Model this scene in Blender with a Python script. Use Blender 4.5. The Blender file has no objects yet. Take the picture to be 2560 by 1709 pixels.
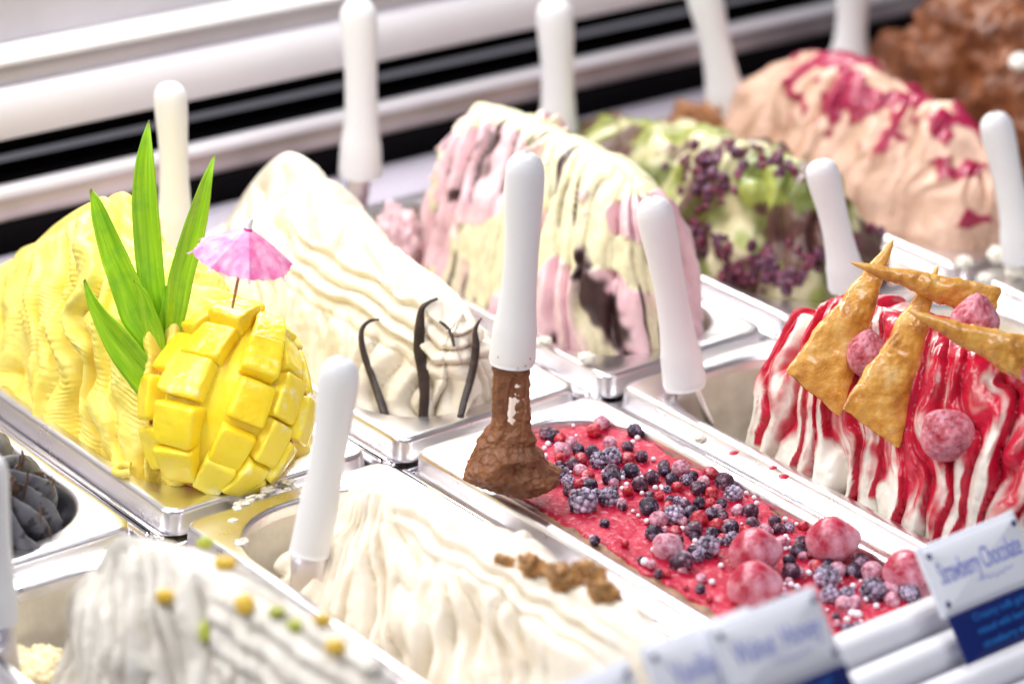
import bpy, math, random
import numpy as np
from mathutils import Vector, Matrix
from mathutils.bvhtree import BVHTree

random.seed(11)
S = bpy.context.scene
COL = S.collection

# ------------------------------------------------------------------ camera
CAM = np.array([-0.77616546, -1.25155052, 0.76203724])
AZ, EL, ROLL = 0.879847394, 0.414378871, 0.0352955908
FPX, W0, H0 = 6952.96, 2560.0, 1709.0
FW = np.array([math.cos(EL) * math.cos(AZ), math.cos(EL) * math.sin(AZ), -math.sin(EL)])
_r = np.cross(FW, [0, 0, 1.0]); _r /= np.linalg.norm(_r)
_u = np.cross(_r, FW)
RT = math.cos(ROLL) * _r + math.sin(ROLL) * _u
UP = -math.sin(ROLL) * _r + math.cos(ROLL) * _u
cd = bpy.data.cameras.new('camera')
cam = bpy.data.objects.new('camera', cd)
COL.objects.link(cam)
M = Matrix.Identity(4)
for i in range(3):
    M[i][0], M[i][1], M[i][2], M[i][3] = RT[i], UP[i], -FW[i], CAM[i]
cam.matrix_world = M
cd.sensor_fit = 'HORIZONTAL'
cd.sensor_width = 36
cd.lens = FPX / W0 * 36
cd.clip_start = 0.05
cd.clip_end = 100
cd.dof.use_dof = True
cd.dof.focus_distance = 1.70
cd.dof.aperture_fstop = 3.6
cd.dof.aperture_blades = 9
S.camera = cam

# ------------------------------------------------------------------ light
wd = bpy.data.worlds.new('World')
S.world = wd
wd.use_nodes = True
wd.node_tree.nodes['Background'].inputs[0].default_value = (0.78, 0.76, 0.88, 1)
wd.node_tree.nodes['Background'].inputs[1].default_value = 0.17


def area(name, loc, target, sx, sy, power, col):
    l = bpy.data.lights.new(name, 'AREA')
    l.shape = 'RECTANGLE'; l.size = sx; l.size_y = sy; l.energy = power; l.color = col
    o = bpy.data.objects.new(name, l); COL.objects.link(o)
    d = Vector(target) - Vector(loc)
    o.location = loc
    o.rotation_euler = d.to_track_quat('-Z', 'Y').to_euler()
    return o


area('case_lamp', (0.15, 0.34, 0.72), (0.25, 0.10, 0), 2.4, 0.10, 14.5, (1.0, 0.985, 0.96))
area('ceiling_lamp_back', (0.9, 1.6, 1.5), (0.3, 0.0, 0.05), 1.0, 0.5, 26, (1.0, 0.99, 0.97))
area('ceiling_lamp_left', (-1.7, 0.9, 1.3), (0.1, 0.0, 0.05), 0.6, 0.6, 8, (1.0, 0.98, 0.95))
area('ceiling_lamp_front', (0.1, -0.9, 1.9), (0.25, -0.3, 0.0), 1.4, 0.5, 19, (0.93, 0.94, 1.0))
S.view_settings.view_transform = 'Standard'
S.view_settings.look = 'None'
S.view_settings.exposure = 0.18
S.view_settings.gamma = 1.0

# ------------------------------------------------------------------ pixel helpers (photo read at 2349 px width)
KD = 2560 / 2349
HD = FW * np.array([1, 1, 0]); HD /= np.linalg.norm(HD)


def ray(u, v):
    u *= KD; v *= KD
    return FW + RT * ((u - W0 / 2) / FPX) - UP * ((v - H0 / 2) / FPX)


def onz(u, v, z=0.0):
    d = ray(u, v)
    return CAM + d * ((z - CAM[2]) / d[2])


def onv(u, v, P0):
    d = ray(u, v); P0 = np.array(P0, float)
    return CAM + d * (((P0 - CAM) @ HD) / (d @ HD))


def onp(u, v, P0, n):
    d = ray(u, v); P0 = np.array(P0, float); n = np.array(n, float)
    return CAM + d * (((P0 - CAM) @ n) / (d @ n))


def hit(bvh, u, v, fallback=None):
    d = Vector(ray(u, v)).normalized()
    p, n, i, t = bvh.ray_cast(Vector(CAM), d)
    if p is None:
        if fallback is None:
            return None, None
        return np.array(fallback), np.array([0, 0, 1.0])
    n = np.array(n)
    if n @ np.array(d) > 0:
        n = -n
    return np.array(p), n


# ------------------------------------------------------------------ noise
_rs = np.random.RandomState(5)
_pm = _rs.permutation(256); PM = np.concatenate([_pm, _pm, _pm])
_g = _rs.normal(size=(256, 3)); GR = _g / np.linalg.norm(_g, axis=1)[:, None]


def noise(P):
    P = np.asarray(P, float)
    sh = P.shape[:-1]
    P = P.reshape(-1, 3)
    I = np.floor(P).astype(int); F = P - I; I &= 255
    U = F * F * F * (F * (F * 6 - 15) + 10)
    out = np.zeros(len(P))
    for dx in (0, 1):
        for dy in (0, 1):
            for dz in (0, 1):
                h = PM[PM[PM[(I[:, 0] + dx) & 255] + ((I[:, 1] + dy) & 255)] + ((I[:, 2] + dz) & 255)]
                g = GR[h]
                dot = g[:, 0] * (F[:, 0] - dx) + g[:, 1] * (F[:, 1] - dy) + g[:, 2] * (F[:, 2] - dz)
                w = (U[:, 0] if dx else 1 - U[:, 0]) * (U[:, 1] if dy else 1 - U[:, 1]) * (U[:, 2] if dz else 1 - U[:, 2])
                out += w * dot
    return (out * 1.6).reshape(sh)


def fbm(P, o=4, g=0.5):
    P = np.asarray(P, float)
    r = 0; a = 1.0
    for i in range(o):
        r = r + a * noise(P * (2 ** i) + 17.3 * i)
        a *= g
    return r


def ss(a, b, x):
    t = np.clip((x - a) / (b - a), 0, 1)
    return t * t * (3 - 2 * t)


def hsh(i, k=0):
    return PM[(np.asarray(i).astype(int) * 7 + k * 31) & 255] / 255.0


# ------------------------------------------------------------------ mesh helpers
def tag(o, label=None, cat=None, group=None, kind=None):
    if label: o['label'] = label
    if cat: o['category'] = cat
    if group: o['group'] = group
    if kind: o['kind'] = kind
    return o


def make_mesh(name, V, F, mat, smooth=True, attrs=None):
    V = np.ascontiguousarray(np.asarray(V, float).reshape(-1, 3))
    me = bpy.data.meshes.new(name)
    if not isinstance(F, list): F = [F]
    F = [np.asarray(f, dtype=np.int32) for f in F if len(f)]
    nl = sum(f.size for f in F); npoly = sum(len(f) for f in F)
    me.vertices.add(len(V)); me.vertices.foreach_set('co', V.ravel())
    me.loops.add(nl); me.loops.foreach_set('vertex_index', np.concatenate([f.ravel() for f in F]))
    me.polygons.add(npoly)
    tot = np.concatenate([np.full(len(f), f.shape[1], np.int32) for f in F])
    st = np.concatenate([[0], np.cumsum(tot)[:-1]]).astype(np.int32)
    me.polygons.foreach_set('loop_start', st)
    me.polygons.foreach_set('loop_total', tot)
    me.update(calc_edges=True)
    me.validate()
    if smooth:
        me.polygons.foreach_set('use_smooth', np.ones(len(me.polygons), bool))
    if attrs:
        for k, a in attrs.items():
            at = me.attributes.new(k, 'FLOAT', 'POINT')
            at.data.foreach_set('value', np.asarray(a, np.float32).ravel())
    if mat is not None:
        me.materials.append(mat)
    return me


def obj(name, me, parent=None, loc=None):
    o = bpy.data.objects.new(name, me)
    COL.objects.link(o)
    if parent is not None: o.parent = parent
    if loc is not None: o.location = loc
    return o


def mobj(name, V, F, mat, parent=None, smooth=True, attrs=None, loc=None):
    return obj(name, make_mesh(name, V, F, mat, smooth, attrs), parent, loc)


def thing(name, label, cat, loc=(0, 0, 0), group=None):
    o = bpy.data.objects.new(name, None)
    COL.objects.link(o)
    o.empty_display_size = 0.01
    o.location = loc
    return tag(o, label, cat, group)


def gridF(nu, nv, wu=False, wv=False, flip=False):
    iu = np.arange(nu if wu else nu - 1); iv = np.arange(nv if wv else nv - 1)
    A, B = np.meshgrid(iu, iv, indexing='ij')
    A2 = (A + 1) % nu; B2 = (B + 1) % nv
    f = np.stack([A * nv + B, A2 * nv + B, A2 * nv + B2, A * nv + B2], -1).reshape(-1, 4)
    return f[:, ::-1] if flip else f


def catmull(P, n):
    P = np.asarray(P, float)
    Q = np.vstack([2 * P[0] - P[1], P, 2 * P[-1] - P[-2]])
    m = len(P) - 1
    t = np.linspace(0, m, n); i = np.minimum(t.astype(int), m - 1); f = (t - i)[:, None]
    a, b, c, d = Q[i], Q[i + 1], Q[i + 2], Q[i + 3]
    return 0.5 * ((2 * b) + (-a + c) * f + (2 * a - 5 * b + 4 * c - d) * f ** 2 + (-a + 3 * b - 3 * c + d) * f ** 3)


def sweep(P, ru, rv, ref, nseg=16, caps=True):
    """tube along P with half widths ru (along side axis) and rv (other axis)"""
    P = np.asarray(P, float); n = len(P)
    T = np.gradient(P, axis=0); T /= np.linalg.norm(T, axis=1)[:, None]
    ref = np.asarray(ref, float)
    A = ref - (T @ ref)[:, None] * T; A /= np.linalg.norm(A, axis=1)[:, None]
    B = np.cross(T, A)
    th = np.linspace(0, 2 * np.pi, nseg, endpoint=False)
    V = P[:, None] + np.cos(th)[None, :, None] * A[:, None] * np.reshape(ru, (-1, 1, 1)) + np.sin(th)[None, :, None] * B[:, None] * np.reshape(rv, (-1, 1, 1))
    F = [gridF(n, nseg, wv=True)]
    V = V.reshape(-1, 3)
    if caps:
        V = np.vstack([V, P[0], P[-1]])
        a = np.arange(nseg); b = (a + 1) % nseg
        F.append(np.stack([np.full(nseg, n * nseg), b, a], -1))
        o = (n - 1) * nseg
        F.append(np.stack([np.full(nseg, n * nseg + 1), o + a, o + b], -1))
    return V, F


def box(x0, x1, y0, y1, z0, z1, b=0.0):
    """box with chamfered edges"""
    if b <= 0:
        V = np.array([[x, y, z] for x in (x0, x1) for y in (y0, y1) for z in (z0, z1)], float)
        F = np.array([[0, 1, 3, 2], [4, 6, 7, 5], [0, 4, 5, 1], [2, 3, 7, 6], [0, 2, 6, 4], [1, 5, 7, 3]])
        return V, [F]
    prof = []
    for (zz, ins) in ((z0, b), (z0 + b, 0), (z1 - b, 0), (z1, b)):
        prof.append(rrect(x0 + ins, x1 - ins, y0 + ins, y1 - ins, b, zz, 3, 1))
    return stack(prof, True, True)


def rrect(x0, x1, y0, y1, r, z, nc=8, ns=8):
    pts = []
    cs = [(x1 - r, y1 - r, 0), (x0 + r, y1 - r, 90), (x0 + r, y0 + r, 180), (x1 - r, y0 + r, 270)]
    for k, (cx, cy, a0) in enumerate(cs):
        for i in range(nc + 1):
            a = math.radians(a0 + 90 * i / nc)
            pts.append((cx + r * math.cos(a), cy + r * math.sin(a), z))
        nx = cs[(k + 1) % 4]
        a = math.radians(a0 + 90)
        p = np.array(pts[-1]); a2 = math.radians(nx[2])
        e = np.array((nx[0] + r * math.cos(a2), nx[1] + r * math.sin(a2), z))
        for i in range(1, ns):
            pts.append(tuple(p + (e - p) * i / ns))
    return np.array(pts)


def stack(loops, cap0=False, cap1=False, flip=False):
    n = len(loops[0]); m = len(loops)
    V = np.vstack(loops)
    F = [gridF(m, n, wv=True, flip=not flip)]
    a = np.arange(n); b = (a + 1) % n
    if cap0:
        V = np.vstack([V, loops[0].mean(0)])
        f = np.stack([np.full(n, len(V) - 1), b, a], -1)
        F.append(f[:, ::-1] if flip else f)
    if cap1:
        V = np.vstack([V, loops[-1].mean(0)])
        o = (m - 1) * n
        f = np.stack([np.full(n, len(V) - 1), o + a, o + b], -1)
        F.append(f[:, ::-1] if flip else f)
    return V, F


def merge(parts):
    VV, FF = [], []
    off = 0
    for V, F in parts:
        VV.append(V)
        for f in (F if isinstance(F, list) else [F]):
            FF.append(np.asarray(f) + off)
        off += len(V)
    return np.vstack(VV), FF


def ico(sub):
    t = (1 + 5 ** .5) / 2
    V = [(-1, t, 0), (1, t, 0), (-1, -t, 0), (1, -t, 0), (0, -1, t), (0, 1, t), (0, -1, -t), (0, 1, -t), (t, 0, -1), (t, 0, 1), (-t, 0, -1), (-t, 0, 1)]
    F = [(0, 11, 5), (0, 5, 1), (0, 1, 7), (0, 7, 10), (0, 10, 11), (1, 5, 9), (5, 11, 4), (11, 10, 2), (10, 7, 6), (7, 1, 8), (3, 9, 4), (3, 4, 2), (3, 2, 6), (3, 6, 8), (3, 8, 9), (4, 9, 5), (2, 4, 11), (6, 2, 10), (8, 6, 7), (9, 8, 1)]
    V = [np.array(v) / np.linalg.norm(v) for v in V]
    for _ in range(sub):
        c = {}; G = []

        def mid(a, b):
            k = (min(a, b), max(a, b))
            if k not in c:
                m = V[a] + V[b]; V.append(m / np.linalg.norm(m)); c[k] = len(V) - 1
            return c[k]
        for a, b, d in F:
            x, y, z = mid(a, b), mid(b, d), mid(d, a)
            G += [(a, x, z), (b, y, x), (d, z, y), (x, y, z)]
        F = G
    return np.array(V), np.array(F)


ICO = {k: ico(k) for k in (1, 2, 3, 4, 5)}


def bvh_of(me):
    V = np.zeros(len(me.vertices) * 3); me.vertices.foreach_get('co', V)
    return BVHTree.FromPolygons([tuple(v) for v in V.reshape(-1, 3)], [tuple(p.vertices) for p in me.polygons])


# ------------------------------------------------------------------ materials
def new_mat(name):
    m = bpy.data.materials.new(name); m.use_nodes = True
    nt = m.node_tree
    return m, nt, nt.nodes['Principled BSDF']


def N(nt, t, **kw):
    n = nt.nodes.new(t)
    for k, v in kw.items():
        if k.startswith('i_'):
            n.inputs[k[2:].replace('_', ' ')].default_value = v
        else:
            setattr(n, k, v)
    return n


def nz(nt, scale, detail=3, rough=0.5, vec=None):
    n = N(nt, 'ShaderNodeTexNoise')
    n.inputs['Scale'].default_value = scale; n.inputs['Detail'].default_value = detail; n.inputs['Roughness'].default_value = rough
    if vec is None:
        vec = N(nt, 'ShaderNodeTexCoord').outputs['Object']
    nt.links.new(vec, n.inputs['Vector'])
    return n


def ramp(nt, fac, stops):
    r = N(nt, 'ShaderNodeValToRGB')
    e = r.color_ramp.elements
    while len(e) < len(stops): e.new(0.5)
    for k, (p, c) in enumerate(stops):
        e[k].position = p
        e[k].color = c if len(c) == 4 else (*c, 1)
    nt.links.new(fac, r.inputs[0])
    return r


def mixc(nt, fac, a, b):
    m = N(nt, 'ShaderNodeMix', data_type='RGBA')
    for s, v in ((0, fac), (6, a), (7, b)):
        if hasattr(v, 'links') or isinstance(v, bpy.types.NodeSocket): nt.links.new(v, m.inputs[s])
        elif isinstance(v, (int, float)): m.inputs[s].default_value = v
        else: m.inputs[s].default_value = (*v, 1) if len(v) == 3 else v
    return m.outputs[2]


def bump(nt, b, height, strength=0.3, dist=0.001):
    n = N(nt, 'ShaderNodeBump'); n.inputs['Strength'].default_value = strength; n.inputs['Distance'].default_value = dist
    nt.links.new(height, n.inputs['Height']); nt.links.new(n.outputs[0], b.inputs['Normal'])
    return n


def attr(nt, name):
    return N(nt, 'ShaderNodeAttribute', attribute_name=name).outputs['Fac']


def simple(name, col, rough=0.5, metal=0.0, var=0.0, vscale=60, bmp=0.0, bscale=300, sss=0.0, ssr=(1, .5, .3), sscale=0.004, coat=0.0, spec=0.5):
    m, nt, b = new_mat(name)
    b.inputs['Roughness'].default_value = rough; b.inputs['Metallic'].default_value = metal
    b.inputs['Specular IOR Level'].default_value = spec
    if var > 0:
        n = nz(nt, vscale)
        c2 = tuple(max(0, c * (1 - var)) for c in col)
        c1 = tuple(min(1, c * (1 + var * .35)) for c in col)
        r = ramp(nt, n.outputs['Fac'], [(0.3, c2), (0.7, c1)])
        nt.links.new(r.outputs[0], b.inputs['Base Color'])
    else:
        b.inputs['Base Color'].default_value = (*col, 1)
    if bmp > 0:
        bump(nt, b, nz(nt, bscale, 4).outputs['Fac'], bmp)
    if sss > 0:
        b.inputs['Subsurface Weight'].default_value = sss
        b.inputs['Subsurface Radius'].default_value = ssr
        b.inputs['Subsurface Scale'].default_value = sscale
    if coat > 0:
        b.inputs['Coat Weight'].default_value = coat; b.inputs['Coat Roughness'].default_value = 0.1
    return m


def steel(name, col, rough):
    m, nt, b = new_mat(name)
    b.inputs['Metallic'].default_value = 1.0
    b.inputs['Base Color'].default_value = (*col, 1)
    n = nz(nt, 38, 5, 0.6)
    r = ramp(nt, n.outputs['Fac'], [(0.3, (rough * .85,) * 3), (0.75, (rough * 1.25,) * 3)])
    nt.links.new(r.outputs[0], b.inputs['Roughness'])
    bump(nt, b, nz(nt, 14, 2).outputs['Fac'], 0.02)
    return m


STEEL = steel('pan_steel', (0.84, 0.82, 0.835), 0.30)
STEEL2 = steel('trim_steel', (0.80, 0.77, 0.82), 0.2)
SATIN = steel('satin_steel', (0.72, 0.69, 0.72), 0.38)


def residue_mat():
    m, nt, b = new_mat('creamy_residue_on_steel')
    n = nz(nt, 24, 5, 0.6)
    r = ramp(nt, n.outputs['Fac'], [(0.38, (0, 0, 0)), (0.6, (1, 1, 1))])
    c = mixc(nt, r.outputs[0], (0.70, 0.63, 0.52), (0.86, 0.79, 0.66))
    nt.links.new(c, b.inputs['Base Color'])
    mt = N(nt, 'ShaderNodeMath', operation='MULTIPLY_ADD'); mt.inputs[1].default_value = -0.35; mt.inputs[2].default_value = 0.35
    nt.links.new(r.outputs[0], mt.inputs[0]); nt.links.new(mt.outputs[0], b.inputs['Metallic'])
    b.inputs['Roughness'].default_value = 0.42
    return m


RESIDUE = residue_mat()


def gelato(name, col, dark=None, sss=0.16, rough=0.4, ssr=(1.0, .8, .6), var=0.5, bmp=0.25, bscale=420, sscale=0.0025):
    m, nt, b = new_mat(name)
    dark = dark or tuple(c * .9 for c in col)
    n = nz(nt, 45, 4, 0.6)
    r = ramp(nt, n.outputs['Fac'], [(0.5 - var * .4, dark), (0.5 + var * .3, col)])
    nt.links.new(r.outputs[0], b.inputs['Base Color'])
    b.inputs['Roughness'].default_value = rough
    b.inputs['Specular IOR Level'].default_value = 0.4
    b.inputs['Subsurface Weight'].default_value = sss
    b.inputs['Subsurface Radius'].default_value = ssr
    b.inputs['Subsurface Scale'].default_value = sscale
    bump(nt, b, nz(nt, bscale, 4, 0.6).outputs['Fac'], bmp, 0.0008)
    return m


def gelato_sauce(name, col, dark, layers, sss=0.14):
    """layers: (attribute, colour, roughness) laid over the gelato"""
    m, nt, b = new_mat(name)
    n = nz(nt, 45, 4, 0.6)
    c = ramp(nt, n.outputs['Fac'], [(0.3, dark), (0.65, col)]).outputs[0]
    rough = None
    for a, sc, ro in layers:
        at = attr(nt, a)
        sv = nz(nt, 130, 3)
        sc2 = ramp(nt, sv.outputs['Fac'], [(0.3, tuple(x * .72 for x in sc)), (0.7, sc)]).outputs[0]
        c = mixc(nt, at, c, sc2)
        mr = N(nt, 'ShaderNodeMix', data_type='FLOAT')
        nt.links.new(at, mr.inputs[0])
        if rough is None: mr.inputs[2].default_value = 0.42
        else: nt.links.new(rough, mr.inputs[2])
        mr.inputs[3].default_value = ro
        rough = mr.outputs[0]
    nt.links.new(c, b.inputs['Base Color']); nt.links.new(rough, b.inputs['Roughness'])
    b.inputs['Subsurface Weight'].default_value = sss
    b.inputs['Subsurface Radius'].default_value = (1, .6, .5)
    b.inputs['Subsurface Scale'].default_value = 0.003
    bump(nt, b, nz(nt, 500, 4, 0.6).outputs['Fac'], 0.2, 0.0006)
    return m


def frosted(name, col, dark, frost=(0.85, 0.78, 0.88), lo=0.48, hi=0.68, scale=260, rough=0.5, sss=0.0):
    m, nt, b = new_mat(name)
    n1 = nz(nt, scale * .35, 4)
    base = ramp(nt, n1.outputs['Fac'], [(0.35, dark), (0.65, col)]).outputs[0]
    n2 = nz(nt, scale, 5, 0.7)
    big = nz(nt, scale * .2, 3, 0.6)
    ad = N(nt, 'ShaderNodeMath', operation='MULTIPLY_ADD'); ad.inputs[1].default_value = 0.5
    nt.links.new(n2.outputs['Fac'], ad.inputs[0])
    hf = N(nt, 'ShaderNodeMath', operation='MULTIPLY'); hf.inputs[1].default_value = 0.5
    nt.links.new(big.outputs['Fac'], hf.inputs[0]); nt.links.new(hf.outputs[0], ad.inputs[2])
    f = ramp(nt, ad.outputs[0], [(lo, (0, 0, 0)), (hi, (1, 1, 1))]).outputs[0]
    c = mixc(nt, f, base, frost)
    nt.links.new(c, b.inputs['Base Color'])
    b.inputs['Roughness'].default_value = rough
    if sss: 
        b.inputs['Subsurface Weight'].default_value = sss; b.inputs['Subsurface Scale'].default_value = .003
    bump(nt, b, n2.outputs['Fac'], 0.5 if scale > 200 else .15, 0.0006 if scale > 20 else .05)
    return m


PLASTIC = simple('white_plastic', (0.86, 0.86, 0.875), 0.34, bmp=0.06, bscale=500, sss=0.15, ssr=(1, 1, 1), sscale=0.004)
RAILW = simple('white_rail_plastic', (0.84, 0.84, 0.88), 0.3, bmp=0.05, bscale=30, var=0.05, vscale=9)
CHOC = gelato('chocolate_gelato', (0.255, 0.103, 0.045), (0.16, 0.06, 0.025), sss=0.1, rough=0.40, bmp=0.5, bscale=700, ssr=(1, .5, .3), sscale=.002)
VANILLA = gelato('vanilla_gelato', (0.86, 0.80, 0.685), (0.81, 0.73, 0.58), rough=0.42)
WALNUTG = gelato('walnut_gelato', (0.88, 0.82, 0.71), (0.82, 0.72, 0.57), rough=0.42, bmp=0.35)
PISTG = gelato('pale_nut_gelato', (0.79, 0.76, 0.70), (0.68, 0.63, 0.55), rough=0.45)
MANGOG = gelato('mango_gelato', (0.97, 0.83, 0.22), (0.95, 0.74, 0.10), ssr=(1, .7, .1), rough=0.4)

# ------------------------------------------------------------------ display case
PX, PW, PL = 0.17, 0.152, 0.352


def pan_meshes():
    L = []
    for ins, z, r in ((.004, -.019, .010), (.0008, -.0165, .012), (.0004, -.0145, .012), (.0018, -.0125, .011), (.0022, -.0035, .011), (.003, -.0012, .0105), (.0045, -.0002, .010), (.0062, 0, .009)):
        L.append(rrect(ins, PW - ins, ins, PL - ins, r, z, 10, 14))
    ox, oy = .0125, .019
    for g, z, r in ((.0028, 0.0, .052), (.0012, -.0006, .051), (0, -.003, .050), (-.0008, -.008, .05)):
        L.append(rrect(ox - g, PW - ox + g, oy - g, PL - oy + g, r, z, 10, 14))
    rim = make_mesh('gelato_pan', *stack(L), STEEL)
    B = [rrect(ox + i, PW - ox - i, oy + i, PL - oy - i, r, z, 10, 14) for i, z, r in ((.0008, -.008, .05), (.004, -.05, .047), (.008, -.112, .042), (.014, -.12, .036))]
    b1 = make_mesh('basin', *stack(B, cap1=True), STEEL)
    b2 = b1.copy(); b2.materials.clear(); b2.materials.append(RESIDUE)
    return rim, b1, b2


RIM, BAS, BASR = pan_meshes()
back_names = {-1: 'dark grey chocolate chip gelato', 0: 'yellow mango gelato', 1: 'tall vanilla gelato with black pods', 2: 'pink gelato with yellow glaze',
              3: 'green gelato with purple berries', 4: 'peach coloured gelato with raspberry sauce', 5: 'brown chocolate gelato at the far right'}
front_names = {-1: 'pale gelato with yellow and green nuts', 0: 'creamy gelato topped with walnuts', 1: 'flat red gelato covered in frozen berries',
               2: 'white gelato with red sauce and pastry horns', 3: 'white gelato hidden behind the pastry horns', 4: 'cream gelato with crumbs at the right edge'}
for row, names in ((0.0, back_names), (-0.008 - PL, front_names)):
    for k, nm in names.items():
        p = obj('gelato_pan', RIM, loc=(k * PX, row, 0))
        tag(p, 'steel pan holding the ' + nm, 'pan', 'steel gelato pans in the display')
        res = (row < 0 and k in (-1, 0, 2, 3, 4))
        obj('basin', BASR if res else BAS, p)

# deck and dividers between the pans
mobj('case_floor', *box(-.9, 1.8, -.8, .46, -.2, -.13), simple('dark_floor', (0.03, 0.03, 0.035), .6)).__setitem__('kind', 'structure')
for k in range(-2, 6):
    for (y0, y1) in ((-.36, -.010), (0.0, .352)):
        if y0 < 0 and k > 4: continue
        x0 = k * PX + PW; x1 = (k + 1) * PX
        o = mobj('divider_bar', *merge([box(x0 - .003, x1 + .003, y0, y1, -.034, -.0205, .001), box(x0 + .003, x0 + .0085, y0, y1, -.0200, -.0075, .0018), box(x0 + .0105, x1 - .0018, y0, y1, -.0200, -.0115, .0014)]), STEEL2)
        o['kind'] = 'structure'
o = mobj('cross_bar', *box(-.6, 1.1, -.0085, -.0005, -.034, -.0175, .001), STEEL2)
o['kind'] = 'structure'

# rear of the case: every band a part, extruded along the case
YB = 0.42
rear = thing('rear_counter', 'stepped steel rear counter behind the pans with a dark slot', 'counter', (0, YB, 0))
rear['kind'] = 'structure'
BLACK = simple('dark_glass', (0.006, 0.005, 0.006), 0.9, spec=.0)
BROWN = simple('tarnished_panel', (0.62, 0.53, 0.51), 0.36, metal=.6, var=.6, vscale=7)
WHITEM = simple('white_enamel', (0.86, 0.83, 0.86), 0.32, var=.06, vscale=5)
GREYM = simple('grey_brushed_steel', (0.62, 0.58, 0.61), 0.42, metal=.35, var=.15, vscale=9)


def rband(name, y0, y1, z0, z1, mat, b=0.0015):
    return mobj(name, *box(-.9, 2.2, y0 - YB, y1 - YB, z0, z1, b), mat, rear)


rband('ledge', .356, YB + .02, -.03, -.004, simple('lavender_enamel', (.62, .57, .66), .35, var=.08, vscale=8))
rband('kick_strip', YB, YB + .05, -.004, .0205, BLACK, .001)
rband('reflector_panel', YB + .002, YB + .05, .0207, .0400, BROWN, .001)
rband('trim_strip', YB - .004, YB + .008, .0402, .0485, WHITEM, .0015)
rband('slot_back', YB + .06, YB + .07, .048, .083, BLACK)
rband('slot_floor', YB + .0085, YB + .0595, .0402, .0440, BLACK)
rband('shelf_front', YB - .002, YB + .07, .0832, .1205, WHITEM, .004)
rband('shelf_step', YB + .008, YB + .07, .1207, .136, GREYM, .001)
rband('shelf_nosing', YB + .001, YB + .07, .1362, .1445, simple('white_nosing', (.88, .87, .88), .25), .004)
rband('rear_wall', YB + .03, YB + .09, .1447, .34, GREYM)
# front rails
FR = thing('front_rail', 'white stepped plastic rail along the front of the pans', 'rail', (0, -.36, 0))
FR['kind'] = 'structure'
for i in range(3):
    y1 = -.362 - .0205 * i; zt = .029 - .0095 * i
    mobj('rail_bar', *box(-.5, 1.3, y1 - .0185 + .36, y1 + .36, zt - .022, zt, .0045), RAILW, FR)
mobj('rail_ledge', *box(-.5, 1.3, -.500 + .36, -.4245 + .36, -.012, .002, .004), RAILW, FR)
mobj('rail_apron', *box(-.5, 1.3, -.496 + .36, -.4245 + .36, -.14, -.0122, .002), simple('blue_grey_apron', (.35, .37, .6), .4), FR)
mobj('rail_back', *box(-.5, 1.3, -.4205 + .36, -.3625 + .36, -.14, -.0245, .001), RAILW, FR)


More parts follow.
